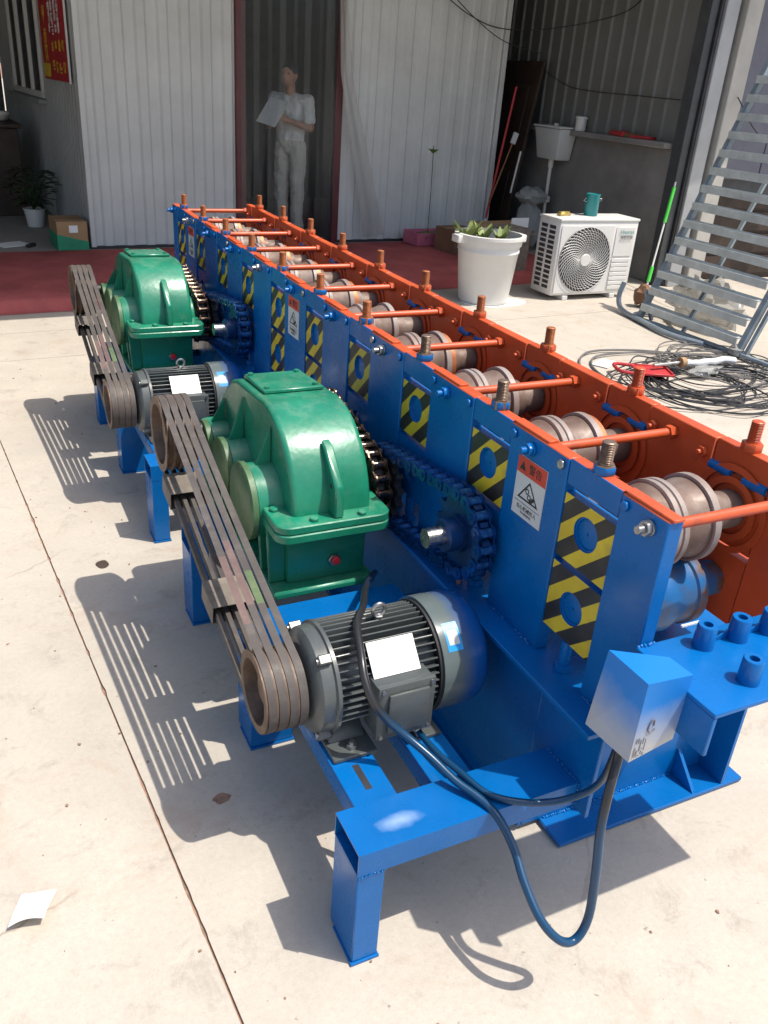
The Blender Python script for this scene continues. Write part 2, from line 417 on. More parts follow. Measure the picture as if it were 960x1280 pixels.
def spline(pts, sub=8, closed=False):
    P = [Vector(p) for p in pts]; n = len(P); out = []
    for i in range(n if closed else n - 1):
        if closed: a, b, c, d = P[i - 1], P[i], P[(i + 1) % n], P[(i + 2) % n]
        else: a, b, c, d = P[max(i - 1, 0)], P[i], P[i + 1], P[min(i + 2, n - 1)]
        for k in range(sub):
            t = k / sub
            out.append(0.5 * ((2 * b) + (c - a) * t + (2 * a - 5 * b + 4 * c - d) * t * t + (3 * b - a - 3 * c + d) * t ** 3))
    if not closed: out.append(P[-1])
    return out
def Rz(a): return Matrix.Rotation(a, 3, 'Z')
def Rx(a): return Matrix.Rotation(a, 3, 'X')
def Ry(a): return Matrix.Rotation(a, 3, 'Y')
def text_mesh(s, size, mat, name='lettering', extrude=0.0004):
    cu = bpy.data.curves.new(name, 'FONT'); cu.body = s; cu.size = size; cu.extrude = extrude; cu.align_x = 'CENTER'; cu.align_y = 'CENTER'; cu.resolution_u = 3
    t = bpy.data.objects.new(name, cu); COL.objects.link(t)
    dg = bpy.context.evaluated_depsgraph_get()
    me = bpy.data.meshes.new_from_object(t.evaluated_get(dg)); bpy.data.objects.remove(t); bpy.data.curves.remove(cu)
    me.materials.clear(); me.materials.append(M[mat]); return me

# ------------------------------------------------------------------ ground
BA = radians(4.2); P0 = Vector((0.08, 7.808, 0))
BE = Vector((cos(BA), sin(BA), 0)); BN = Vector((-sin(BA), cos(BA), 0))
BR = Matrix.Rotation(BA, 4, 'Z')
def bf(x, y, z=0.0): return P0 + BE * x + BN * y + Vector((0, 0, z))

g = MB(); g.box(-150, 150, -150, 150, -0.5, -0.007)
ground = tag(g.build('ground', 'joint', smooth=0), kind='structure')
JX = -1.0725   # joint across the yard, building frame y' = -3.2 ; along the yard x'
def slab(x0, x1, y0, y1):
    """concrete bay in the building frame with ragged edges"""
    m = MB(); pts = []
    def edge(a, b, fixed, ax):
        L = abs(b - a); k = int(min(700, max(2, L / 0.016))) if L < 12 else 60
        for i in range(k):
            t = a + (b - a) * i / k
            j = (1 if fixed in (x0, y0) else -1) * (0.0012 * mnoise.noise((t * 5, fixed * 3, 1.3)) - 0.006 * max(0, mnoise.noise((t * 23, fixed * 7, 5.1)) - 0.15)) * -1
            if L > 12: j = 0
            pts.append((t, fixed + j) if ax == 0 else (fixed + j, t))
    edge(x0, x1, y0, 0); edge(y0, y1, x1, 1); edge(x1, x0, y1, 0); edge(y1, y0, x0, 1)
    m.prism(pts, 2, -0.0065, 0.0)
    return m.build('concrete_slab', 'concrete', ground, loc=P0, rot=BR, smooth=0)
jl, ja = -1.475, -3.13
gp = 0.003
xs = [-60, jl - 6.2, jl, jl + 4.9, jl + 9.8, 60]
xs = [-60, jl - 5.0, jl, jl + 9.4, 60]; ys = [-60, ja - 10.0, ja, ja + 0.62, 60]
# fine edges only where they are near: split long bays by hand
for i in range(len(xs) - 1):
    for j in range(len(ys) - 1):
        slab(xs[i] + gp, xs[i + 1] - gp, ys[j] + gp, ys[j + 1] - gp)

# raised apron in front of the building with the red carpet
m = MB(); m.box(-7, 4.75, -1.93, 6, 0.002, 0.072)
plinth = tag(m.build('apron', 'plinth', loc=P0, rot=BR, bevel=0.01), kind='structure')
def carpet_mesh():
    m = MB(); nx, prof = 90, []
    prof = [(-2.02, 0.004), (-1.985, 0.012), (-1.96, 0.03), (-1.945, 0.066), (-1.91, 0.086), (-1.7, 0.088), (-1.3, 0.087), (-0.9, 0.088), (-0.5, 0.086), (-0.12, 0.086), (-0.10, 0.076)]
    vs = []; fs = []
    for i in range(nx + 1):
        x = -3.2 + (4.55 + 3.2) * i / nx
        for j, (y, z) in enumerate(prof):
            wv = 0.012 * mnoise.noise((x * 2.3, y * 3.0, 0.3)); e = 0.02 * mnoise.noise((x * 1.5, 0, 7))
            vs.append((x, y + (e if j < 4 else 0), z + (max(0, wv) if 3 < j < 9 else 0)))
    k = len(prof)
    for i in range(nx):
        for j in range(k - 1): fs.append((i * k + j, (i + 1) * k + j, (i + 1) * k + j + 1, i * k + j + 1))
    m.add(vs, fs); return m
tag(carpet_mesh().build('carpet', 'carpet', loc=P0, rot=BR, smooth=60), 'long worn red carpet laid over the step before the white building', 'carpet')

# ------------------------------------------------------------------ office building
def corr(m, x0, x1, z0, z1, y, pitch=0.205, depth=0.02, top=0.07, side=0.022, flat=None):
    """trapezoid ribbed sheet facing -y in the local frame (x along the wall)"""
    xs_ = []; x = x0
    prof = []
    while x < x1 - 1e-6:
        for dx, d in ((0, 0), (pitch - top - 2 * side, 0), (pitch - top - side, depth), (pitch - side, depth)):
            if x + dx < x1: prof.append((x + dx, y - d))
        x += pitch
    prof.append((x1, y))
    n = len(prof)
    vs = [(a, b, z0) for a, b in prof] + [(a, b, z1) for a, b in prof]
    m.add(vs, [(i, i + 1, n + i + 1, n + i) for i in range(n - 1)])
    m.box(x0, x1, y + 0.004, y + 0.05, z0, z1)
    return m
off = thing('office_building', 'white ribbed sheet metal office with a maroon doorway and plastic strip curtain', 'building', bf(0, 0), rot=BR)
H_ = 3.2
m = corr(MB(), 0, 1.45, 0.10, H_, 0); m.build('wall_sheet', 'facade', off, loc=P0, rot=BR, smooth=0)
m = corr(MB(), 2.62, 4.60, 0.10, H_, 0); m.build('wall_sheet', 'facade', off, loc=P0, rot=BR, smooth=0)
m = MB(); m.box(1.45, 2.62, 0.0, 0.05, 2.75, H_); m.build('lintel', 'facade', off, loc=P0, rot=BR)
m = MB(); m.box(-0.03, 0.02, -0.03, 0.03, 0.09, H_); m.build('corner_trim', 'facade', off, loc=P0, rot=BR, bevel=0.004)
m = MB(); m.box(4.60, 4.66, -0.03, 0.04, 0.09, H_); m.build('corner_trim', 'facade', off, loc=P0, rot=BR, bevel=0.004)
for xa, xb in ((0.0, 1.44), (2.63, 4.6)):
    m = MB(); m.box(xa, xb, -0.022, 0.0, 0.074, 0.098); m.build('base_rail', 'dark', off, loc=P0, rot=BR)
# left side wall: finer ribs, window opening
def side_corr(y0, y1, z0, z1):
    m = MB(); corr(m, 0, y1 - y0, z0, z1, 0, pitch=0.12, depth=0.018, top=0.04, side=0.014)
    # local x -> building -y', facing -x'
    T = Matrix.Rotation(-pi / 2, 4, 'Z')
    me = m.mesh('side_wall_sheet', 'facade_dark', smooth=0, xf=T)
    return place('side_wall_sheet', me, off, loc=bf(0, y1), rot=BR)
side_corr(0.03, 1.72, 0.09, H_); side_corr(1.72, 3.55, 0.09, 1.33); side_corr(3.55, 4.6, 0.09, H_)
m = MB()
for y in (1.72, 2.32, 2.94, 3.50): m.box(-0.035, 0.03, y, y + 0.06, 1.33, 3.0)
m.box(-0.036, 0.03, 1.72, 3.56, 1.30, 1.36)
win = m.build('window_frame', 'whiteplastic', off, loc=P0, rot=BR, bevel=0.004)
m = MB(); m.box(-0.10, 0.0, 1.6, 3.6, 1.25, 1.29); m.build('window_sill', 'facade_dark', off, loc=P0, rot=BR, bevel=0.004)
for y in (1.78, 2.38, 3.0):
    m = MB(); m.box(0.0, 0.008, y, y + 0.54, 1.36, 3.0); m.build('window_pane', 'dark', win, loc=P0, rot=BR)
# door frame
for x0, x1 in ((1.452, 1.555), (2.535, 2.618)):
    m = MB(); m.box(x0, x1, -0.035, 0.06, 0.075, 2.78); m.build('door_post', 'maroon', off, loc=P0, rot=BR, bevel=0.005)
m = MB(); m.box(1.556, 2.534, -0.03, 0.06, 2.66, 2.745); m.build('door_head', 'maroon', off, loc=P0, rot=BR, bevel=0.005)
# dark room behind the door
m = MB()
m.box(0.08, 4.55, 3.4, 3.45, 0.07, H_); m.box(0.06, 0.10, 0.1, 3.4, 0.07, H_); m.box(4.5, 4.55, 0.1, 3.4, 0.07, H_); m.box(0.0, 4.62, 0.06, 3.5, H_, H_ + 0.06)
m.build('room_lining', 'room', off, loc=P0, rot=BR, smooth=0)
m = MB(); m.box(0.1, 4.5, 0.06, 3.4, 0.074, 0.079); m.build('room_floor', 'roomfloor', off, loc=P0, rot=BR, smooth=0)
# plastic strip curtain
cur = thing('strip_curtain', 'clear plastic strip curtain hanging in the maroon doorway', 'curtain', bf(2.04, -0.04, 2.7), rot=BR)
m = MB(); m.box(1.556, 2.534, -0.06, -0.036, 2.60, 2.64); m.build('rail', 'galv', cur, loc=P0, rot=BR)
sx = [1.60, 1.73, 1.87, 2.00, 2.14, 2.27, 2.41, 2.50]
for i, x in enumerate(sx):
    m = MB(); vs = []; fs = []; nz = 24; nw = 6; w = 0.19
    for j in range(nz + 1):
        z = 0.11 + (2.62 - 0.11) * j / nz
        for k in range(nw + 1):
            u = (k / nw - 0.5) * w
            bow = 0.010 * cos(pi * k / nw * 2) * (1 - j / nz * 0.5) + 0.014 * mnoise.noise((x * 5, z * 0.8, 2.0)) * (1 - j / nz)
            vs.append((x + u + 0.02 * mnoise.noise((x * 3, z * 0.5, 9)) * (1 - j / nz), -0.045 + (0.012 if i % 2 else 0.0) + bow, z))
    for j in range(nz):
        for k in range(nw): fs.append((j * (nw + 1) + k, j * (nw + 1) + k + 1, (j + 1) * (nw + 1) + k + 1, (j + 1) * (nw + 1) + k))
    m.add(vs, fs); m.build('plastic_strip', 'pvc', cur, loc=P0, rot=BR, smooth=80)
# strip pulled aside over the wall
m = MB(); vs = []; fs = []; nz = 26; nw = 5
for j in range(nz + 1):
    t = j / nz; z = 2.6 - (2.6 - 0.17) * t
    xa = 2.50 + 0.12 * t + (0.28 * max(0, t - 0.35) / 0.65) ** 1.0; ww = 0.06 + 0.19 * t
    for k in range(nw + 1):
        vs.append((xa + ww * k / nw, -0.10 - 0.02 * sin(k * 1.4) - 0.02 * t, z))
for j in range(nz):
    for k in range(nw): fs.append((j * (nw + 1) + k, j * (nw + 1) + k + 1, (j + 1) * (nw + 1) + k + 1, (j + 1) * (nw + 1) + k))
m.add(vs, fs); tag(m.build('plastic_strip', 'bag', cur, loc=P0, rot=BR, smooth=80), 'loose strip pulled aside over the white wall')
# banner on the side wall
ban = thing('banner', 'red banner with yellow characters on the ribbed side wall by the window', 'banner', bf(-0.03, 0.8, 1.5), rot=BR)
m = MB(); m.box(-0.038, -0.034, 0.22, 1.45, 1.50, 2.75); m.build('cloth', 'red', ban, loc=P0, rot=BR)
m = MB(); m.box(-0.05, -0.034, 0.205, 0.219, 1.49, 2.9); m.build('edge_strip', 'white', ban, loc=P0, rot=BR)
def glyph(m, cy, cz, s, r):
    for k in range(7):
        if r.random() < 0.55:
            z = cz + (r.random() - 0.5) * s; h = s * 0.07; w = s * (0.4 + 0.5 * r.random()); m.box(-0.0405, -0.039, cy - w / 2, cy + w / 2, z - h, z + h)
        else:
            y = cy + (r.random() - 0.5) * s * 0.8; h = s * (0.4 + 0.5 * r.random()); m.box(-0.0412, -0.0398, y - s * 0.06, y + s * 0.06, cz - h / 2, cz + h / 2)
rr = random.Random(3); m = MB()
for i, z in enumerate((2.05, 1.86, 1.72)): glyph(m, 1.22, z, 0.15, rr)
for z in (1.80, 1.62):
    for y in (0.42, 0.58, 0.74, 0.9): glyph(m, y, z, 0.10, rr)
m.box(-0.0402, -0.0386, 1.1, 1.42, 1.52, 1.64); m.build('print', 'yellow', ban, loc=P0, rot=BR)['kind'] = 'stuff'
m = MB(); rr = random.Random(5)
for z in (2.12, 2.03, 1.94):
    for y in (0.55, 0.68, 0.82, 0.95): glyph(m, y, z, 0.10, rr)
m.build('print', 'white', ban, loc=P0, rot=BR)['kind'] = 'stuff'

# canopy roof that shades the front of the building (above the picture)
can = thing('canopy_roof', 'sheet metal canopy roof above the front of the white office', 'roof', bf(0, 0, 3.6), rot=BR)
m = MB(); m.box(-9, 7.6, -3.18, 6.5, 3.60, 3.64); m.build('roof_sheet', 'canopy', can, loc=P0, rot=BR, smooth=0)
m = MB(); m.box(-9, 7.6, -3.20, -3.12, 3.44, 3.598); m.build('edge_beam', 'canopy', can, loc=P0, rot=BR)
for y in (-1.5, 0.5, 2.5):
    m = MB(); m.box(-9, 7.6, y, y + 0.08, 3.48, 3.598); m.build('purlin', 'canopy', can, loc=P0, rot=BR)
for x in (-8.5, 7.3):
    m = MB(); m.box(x, x + 0.12, -3.15, -3.03, 0.0, 3.43); m.build('post', 'postgrey', can, loc=P0, rot=BR)
# back of the open workshop on the left
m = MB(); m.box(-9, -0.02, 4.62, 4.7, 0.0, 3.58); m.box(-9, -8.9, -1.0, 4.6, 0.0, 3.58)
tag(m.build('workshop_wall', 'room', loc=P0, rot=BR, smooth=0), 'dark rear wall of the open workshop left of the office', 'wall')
ct = thing('counter', 'dark brown wooden counter in the open workshop behind the potted plant', 'counter', bf(-1.2, 2.4, 0.072), rot=BR)
m = MB(); m.box(-2.4, -0.28, 2.0, 2.7, 0.074, 0.98); m.build('cabinet', 'wood_dark', ct, loc=P0, rot=BR, bevel=0.006)
m = MB(); m.box(-2.45, -0.24, 1.94, 2.75, 0.982, 1.03); m.build('top', 'wood_dark', ct, loc=P0, rot=BR, bevel=0.008)
# clutter on the counter
m = MB(); m.lathe([(0, 0.05), (0.02, 0.09), (0.07, 0.12), (0.10, 0.11)], bf(-0.42, 2.25, 1.032), (0, 0, 1), 20)
tag(m.build('bowl', 'whiteplastic'), 'pale bowl standing on the dark counter', 'bowl')
m = MB()
for k in range(3): m.tube(spline([bf(-0.7 + 0.02 * k, 2.2, 1.05 + 0.035 * k), bf(-0.6, 2.12, 1.05 + 0.035 * k), bf(-0.5, 2.2, 1.05 + 0.035 * k), bf(-0.6, 2.32, 1.05 + 0.035 * k)], 6, True), 0.02, 8, True)
tag(m.build('hose_roll', 'cable'), 'dark coiled hose lying on the counter', 'hose')

# plant, carton and papers beside the office corner
def leaf(m, base, d, ln, wd, droop=0.4, seg=4):
    d = Vector(d).normalized(); side = d.cross(Vector((0, 0, 1))).normalized() if abs(d.z) < 0.98 else Vector((1, 0, 0))
    vs = []; base = Vector(base)
    for j in range(seg + 1):
        t = j / seg; c = base + d * ln * t + Vector((0, 0, -droop * ln * t * t)); w = wd * sin(pi * min(1, t * 0.92 + 0.06)) * 0.5
        vs += [c - side * w, c + Vector((0, 0, -w * 0.3)), c + side * w]
    fs = []
    for j in range(seg):
        a = j * 3; fs += [(a, a + 1, a + 4, a + 3), (a + 1, a + 2, a + 5, a + 4)]
    m.add(vs, fs)
pl = thing('potted_plant', 'dark leafy plant in a small white pot behind the carton', 'plant', bf(-0.31, 1.30, 0.074))
pc = bf(-0.31, 1.30, 0.074)
m = MB(); m.lathe([(0, 0.075), (0.01, 0.08), (0.17, 0.105), (0.175, 0.115), (0.185, 0.115), (0.186, 0.10), (0.16, 0.095)], pc, (0, 0, 1), 24); m.build('pot', 'whiteplastic', pl)
m = MB(); m.cyl(pc + Vector((0, 0, 0.155)), pc + Vector((0, 0, 0.165)), 0.096); m.build('soil', 'soil', pl)
m = MB(); r = random.Random(11)
for k in range(150):
    a = r.random() * 2 * pi; h = 0.22 + 0.36 * r.random(); rad = 0.24 * sqrt(r.random()) * sin(pi * (h - 0.16) / 0.52)
    b = pc + Vector((cos(a) * rad, sin(a) * rad, h)); leaf(m, b, (cos(a) + r.random() - 0.5, sin(a) + r.random() - 0.5, r.random() * 0.8 - 0.2), 0.09 + 0.05 * r.random(), 0.05, 0.3, 3)
m.build('foliage', 'leafdark', pl, smooth=60)
m = MB()
for k in range(8):
    a = k * 0.8; m.tube([pc + Vector((0, 0, 0.16)), pc + Vector((cos(a) * 0.05, sin(a) * 0.05, 0.3)), pc + Vector((cos(a) * 0.14, sin(a) * 0.14, 0.48))], 0.006, 5)
m.build('stem', 'leafdark', pl)
bx_ = thing('cardboard_box', 'brown carton with a green printed lower half beside the office corner', 'box', bf(-0.16, 0.08, 0.074), rot=BR)
# near-front carton
m = MB(); m.box(-0.31, -0.03, 0.0, 0.38, 0.14, 0.335); m.build('carton', 'card', bx_, loc=bf(-0.03, -0.05), rot=BR, bevel=0.004)
m = MB(); m.prism([(-0.312, 0.075), (-0.028, 0.075), (-0.028, 0.15), (-0.312, 0.22)], 1, -0.003, 0.383); m.build('printed_band', 'cardgreen', bx_, loc=bf(-0.03, -0.05), rot=BR)
m = MB(); m.box(-0.20, -0.12, -0.006, -0.003, 0.235, 0.30); m.build('paper_label', 'paper', bx_, loc=bf(-0.03, -0.05), rot=BR)
m = MB(); m.box(-0.312, -0.028, 0.17, 0.21, 0.3355, 0.337); m.build('tape', 'card_dark', bx_, loc=bf(-0.03, -0.05), rot=BR)
m = MB(); m.box(-0.15, 0.15, -0.11, 0.11, 0, 0.004); o = m.build('paper_sheet', 'paper', loc=bf(-0.70, 0.30, 0.0745), rot=Matrix.Rotation(0.5, 4, 'Z')); tag(o, 'white paper sheet lying on the floor left of the carton', 'paper')
m = MB(); m.box(-0.06, 0.06, -0.02, 0.02, 0, 0.03); tag(m.build('remote_control', 'black', loc=bf(-0.55, 0.17, 0.0745), rot=Matrix.Rotation(0.9, 4, 'Z'), bevel=0.006), 'small black remote beside the paper sheet on the floor', 'remote')

# ------------------------------------------------------------------ person behind the curtain
def person():
    base = bf(2.20, 0.34, 0.08)
    root = thing('person', 'person in white t-shirt and cream trousers reading a paper behind the plastic curtain', 'person', base)
    F = Matrix.Translation(base) @ Matrix.Rotation(BA + radians(38), 4, 'Z')   # faces -x locally
    def blob(parts, vox, name, mat, parent):
        m = MB()
        for p in parts:
            if p[0] == 'c':
                _, a, b, ra, rb = p; a, b = Vector(a), Vector(b)
                k = 6; pts = [a.lerp(b, i / k) for i in range(k + 1)]
                m.tube(pts, [ra + (rb - ra) * i / k for i in range(k + 1)], 12)
                for q, r in ((a, ra), (b, rb)): sph(m, q, (r, r, r))
            else: sph(m, Vector(p[1]), p[2])
        o = m.build(name, mat, parent, loc=F.translation, rot=F.to_3x3(), smooth=0)
        rm = o.modifiers.new('remesh', 'REMESH'); rm.mode = 'VOXEL'; rm.voxel_size = vox; rm.use_smooth_shade = True
        sm = o.modifiers.new('smooth', 'SMOOTH'); sm.factor = 0.5; sm.iterations = 4
        return o
    def sph(m, c, r):
        n, k = 12, 8; vs = []; fs = []
        for j in range(k + 1):
            t = pi * j / k
            for i in range(n):
                a = 2 * pi * i / n; vs.append(c + Vector((r[0] * sin(t) * cos(a), r[1] * sin(t) * sin(a), r[2] * cos(t))))
        for j in range(k):
            for i in range(n): fs.append((j * n + i, j * n + (i + 1) % n, (j + 1) * n + (i + 1) % n, (j + 1) * n + i))
        m.add(vs, fs)
    tex = bpy.data.textures.new('folds', 'CLOUDS'); tex.noise_scale = 0.09; tex.noise_depth = 2
    def folds(o, st):
        d = o.modifiers.new('folds', 'DISPLACE'); d.texture = tex; d.strength = st; d.mid_level = 0.5
    # joints (x: forward is -x, y: left/right)
    hd = (-0.055, 0, 1.615)
    P = [('s', hd, (0.095, 0.075, 0.115)), ('s', (-0.09, 0, 1.575), (0.06, 0.055, 0.06)), ('c', (-0.01, 0, 1.40), (-0.03, 0, 1.55), 0.055, 0.05),
         ('s', (-0.148, 0, 1.60), (0.018, 0.014, 0.02)), ('s', (-0.03, 0.078, 1.61), (0.022, 0.012, 0.03)), ('s', (-0.03, -0.078, 1.61), (0.022, 0.012, 0.03)),
         ('s', (0, 0, 1.25), (0.11, 0.17, 0.22)), ('s', (0, 0, 1.0), (0.10, 0.15, 0.15)),
         ('c', (0, 0.09, 0.95), (0, 0.10, 0.52), 0.08, 0.055), ('c', (0, 0.10, 0.52), (0.02, 0.10, 0.09), 0.055, 0.04), ('c', (0.04, 0.10, 0.04), (-0.15, 0.12, 0.03), 0.038, 0.03),
         ('c', (0, -0.09, 0.95), (-0.02, -0.10, 0.52), 0.08, 0.055), ('c', (-0.02, -0.10, 0.52), (0.0, -0.10, 0.09), 0.055, 0.04), ('c', (0.02, -0.10, 0.04), (-0.17, -0.12, 0.03), 0.038, 0.03)]
    hands = []
    for sgn, el, wr in ((1, (-0.02, 0.25, 1.12), (-0.24, 0.14, 1.17)), (-1, (-0.03, -0.25, 1.13), (-0.25, -0.10, 1.20))):
        sh = (0, 0.19 * sgn, 1.39)
        P += [('c', sh, el, 0.05, 0.04), ('c', el, wr, 0.04, 0.028)]
        w = Vector(wr); d = (w - Vector(el)).normalized(); pe = w + d * 0.07
        P += [('c', w, pe, 0.03, 0.03)]
        for k, (o_, ln) in enumerate(((-0.027, 0.055), (-0.009, 0.07), (0.009, 0.065), (0.027, 0.05))):
            a = pe + Vector((0, 0, o_)); b = a + d * ln * 0.6; c = b + (d + Vector((0, -0.9 * sgn, 0))).normalized() * ln * 0.5
            P += [('c', a, b, 0.0095, 0.009), ('c', b, c, 0.009, 0.008)]
        a = w + d * 0.02 + Vector((0, 0, 0.028)); P += [('c', a, a + d * 0.03 + Vector((0, -0.01 * sgn, 0.03)), 0.011, 0.009)]
        hands.append(pe + d * 0.05)
    body = blob(P, 0.011, 'body', 'skin', root)
    blob([('s', (-0.03, 0, 1.655), (0.105, 0.084, 0.095)), ('s', (0.02, 0, 1.60), (0.07, 0.08, 0.09))], 0.010, 'hair', 'hair', root)
    S = [('s', (0, 0, 1.26), (0.125, 0.19, 0.21)), ('s', (0.0, 0, 1.06), (0.12, 0.17, 0.16)), ('c', (0, 0.15, 1.38), (0, -0.15, 1.38), 0.075, 0.075)]
    for sgn, el in ((1, (-0.02, 0.25, 1.12)), (-1, (-0.03, -0.25, 1.13))):
        sh = Vector((0, 0.19 * sgn, 1.39)); S.append(('c', sh, sh.lerp(Vector(el), 0.66), 0.068, 0.066))
    folds(blob(S, 0.010, 'shirt', 'shirt', root), 0.035)
    T = [('s', (0, 0, 0.97), (0.118, 0.165, 0.13))]
    for sgn, dx in ((1, 0.0), (-1, -0.02)):
        T += [('c', (0, 0.085 * sgn, 0.93), (dx, 0.10 * sgn, 0.50), 0.098, 0.078), ('c', (dx, 0.10 * sgn, 0.50), (dx + 0.02, 0.10 * sgn, 0.10), 0.078, 0.068)]
    folds(blob(T, 0.010, 'trousers', 'trousers', root), 0.04)
    for sgn, dx in ((1, 0.0), (-1, -0.02)):
        m = MB(); sph(m, Vector((dx - 0.05, 0.11 * sgn, 0.045)), (0.14, 0.052, 0.045)); m.build('shoe', 'dark', root, loc=F.translation, rot=F.to_3x3(), smooth=60)
    m = MB()
    for e in (0.035, -0.035): sph(m, Vector((-0.128, e, 1.628)), (0.012, 0.012, 0.008))
    m.build('eyes', 'ink', root, loc=F.translation, rot=F.to_3x3(), smooth=60)
    c = F @ Vector((-0.34, 0.03, 1.27))
    m = MB(); m.box(-0.002, 0.002, -0.12, 0.12, -0.15, 0.15)
    tag(m.build('paper_sheet', 'paper', loc=c, rot=F.to_3x3() @ Ry(radians(38)) @ Rx(radians(12))), 'white paper held up by the person behind the curtain', 'paper')
person()

# ------------------------------------------------------------------ right hand side: warehouse wall, gate posts
wh = thing('warehouse_wall', 'ribbed grey sheet wall over a low rendered wall in the dark corner', 'wall', (5.4, 7.5, 0))
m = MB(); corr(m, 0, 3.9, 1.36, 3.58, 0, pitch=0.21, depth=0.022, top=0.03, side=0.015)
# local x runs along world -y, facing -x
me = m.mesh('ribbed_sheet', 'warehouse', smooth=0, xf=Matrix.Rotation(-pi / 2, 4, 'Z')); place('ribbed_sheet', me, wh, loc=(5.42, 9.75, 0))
m = MB(); m.box(5.40, 5.6, 5.95, 9.75, 0.0, 1.30); m.build('low_wall', 'render', wh, bevel=0.01)
m = MB(); m.box(5.28, 5.6, 5.96, 9.74, 1.301, 1.357); m.build('ledge', 'render', wh, bevel=0.01)
m = MB(); m.box(4.5, 5.6, 9.76, 9.84, 0, 3.58); tag(m.build('recess_wall', 'room', smooth=0), 'dark wall at the back of the recess right of the office', 'wall')
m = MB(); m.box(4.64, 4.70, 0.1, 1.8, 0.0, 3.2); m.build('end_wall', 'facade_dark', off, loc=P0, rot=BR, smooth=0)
# clutter on the ledge
m = MB(); m.lathe([(0, 0.055), (0.02, 0.06), (0.12, 0.06), (0.125, 0.07), (0.14, 0.07), (0.15, 0.055)], (5.35, 7.42, 1.358), (0, 0, 1), 20); tag(m.build('paint_tin', 'whiteplastic'), 'small white tub standing on the ledge above the cistern', 'tub')
for k, (y, w, c) in enumerate(((6.75, 0.14, 'red'), (6.55, 0.10, 'card_dark'), (6.38, 0.13, 'red'))):
    m = MB(); m.box(-0.05, 0.05, -w, w, 0, 0.05 - 0.01 * k); tag(m.build('brick_piece', c, loc=(5.36, y, 1.358), rot=Matrix.Rotation(0.2 * k - 0.2, 4, 'Z'), bevel=0.006), ['long red piece lying on the ledge, farthest from the posts', 'brown piece on the ledge between two red pieces', 'red piece on the ledge nearest the gate posts'][k], 'brick')
# cistern with pipe
ci = thing('toilet_cistern', 'grey plastic flush cistern on a pipe against the low wall', 'cistern', (5.1, 7.75, 0))
m = MB(); m.add([(5.14, 7.50, 1.36), (5.38, 7.50, 1.36), (5.38, 8.0, 1.36), (5.14, 8.0, 1.36), (5.18, 7.56, 1.03), (5.38, 7.56, 1.03), (5.38, 7.94, 1.03), (5.18, 7.94, 1.03)],
      [(0, 1, 2, 3), (7, 6, 5, 4), (0, 4, 5, 1), (1, 5, 6, 2), (2, 6, 7, 3), (3, 7, 4, 0)]); m.build('tank', 'facade', ci, bevel=0.02, seg=2)
m = MB(); m.box(5.125, 5.385, 7.485, 8.015, 1.362, 1.385); m.build('lid', 'facade', ci, bevel=0.006)
m = MB(); m.cyl((5.26, 7.75, 1.386), (5.26, 7.75, 1.41), 0.025); m.build('push_button', 'whiteplastic', ci)
m = MB(); m.cyl((5.26, 7.75, 1.03), (5.26, 7.75, 0.94), 0.03); m.tube(spline([(5.26, 7.75, 0.95), (5.26, 7.75, 0.6), (5.28, 7.78, 0.2), (5.28, 7.78, 0.02)], 6), 0.02, 10); m.cyl((5.27, 7.75, 0.62), (5.27, 7.75, 0.56), 0.04); m.build('flush_pipe', 'whiteplastic', ci)
# brown door leaf leaning in the recess + tools
dl = thing('door_leaf', 'dark brown door leaf leaning in the recess beside the office', 'door', (4.95, 8.7, 0))
R_ = Ry(radians(8))
m = MB(); m.box(-0.02, 0.02, -0.75, 0.75, 0.0, 2.05); m.build('board', 'wood_dark', dl, loc=(4.98, 8.9, 0.0), rot=R_, bevel=0.006)
for z in (0.25, 1.2):
    m = MB(); m.box(-0.032, -0.021, -0.6, 0.6, z, z + 0.6); m.build('panel', 'wood_dark', dl, loc=(4.98, 8.9, 0.0), rot=R_, bevel=0.01)
def pole_tool(name, label, cat, a, b, mat, r, head=None):
    t = thing(name, label, cat, a)
    m = MB(); m.cyl(a, b, r, n=10); m.build('handle', mat, t)
    if head: head(t)
    return t
def mop_head(t):
    m = MB(); rr = random.Random(2)
    for k in range(40):
        a = 6.28 * k / 40; p = Vector((4.63, 8.03, 0.34)); m.tube([p, p + Vector((cos(a) * 0.03, sin(a) * 0.03, -0.08)), p + Vector((cos(a) * (0.05 + 0.03 * rr.random()), sin(a) * 0.07, -0.25))], 0.007, 5)
    m.build('mop_head', 'facade', t)
pole_tool('mop', 'mop with a long red handle leaning in the dark recess', 'mop', (4.63, 8.03, 0.30), (4.82, 8.0, 1.75), 'red', 0.013, mop_head)
def scr(t):
    m = MB(); m.box(-0.03, 0.03, -0.012, 0.012, -0.06, 0.06); m.build('blade', 'facade', t, loc=(4.86, 7.97, 1.22), rot=Ry(0.3))
pole_tool('scraper', 'thin scraper pole beside the red mop handle', 'scraper', (4.62, 7.98, 0.5), (4.86, 7.97, 1.22), 'rustpole', 0.009, scr)
pole_tool('white_rod', 'short white rod leaning right of the red mop', 'rod', (4.92, 8.0, 0.62), (4.99, 8.0, 1.08), 'whiteplastic', 0.012)
m = MB(); rr = random.Random(8)
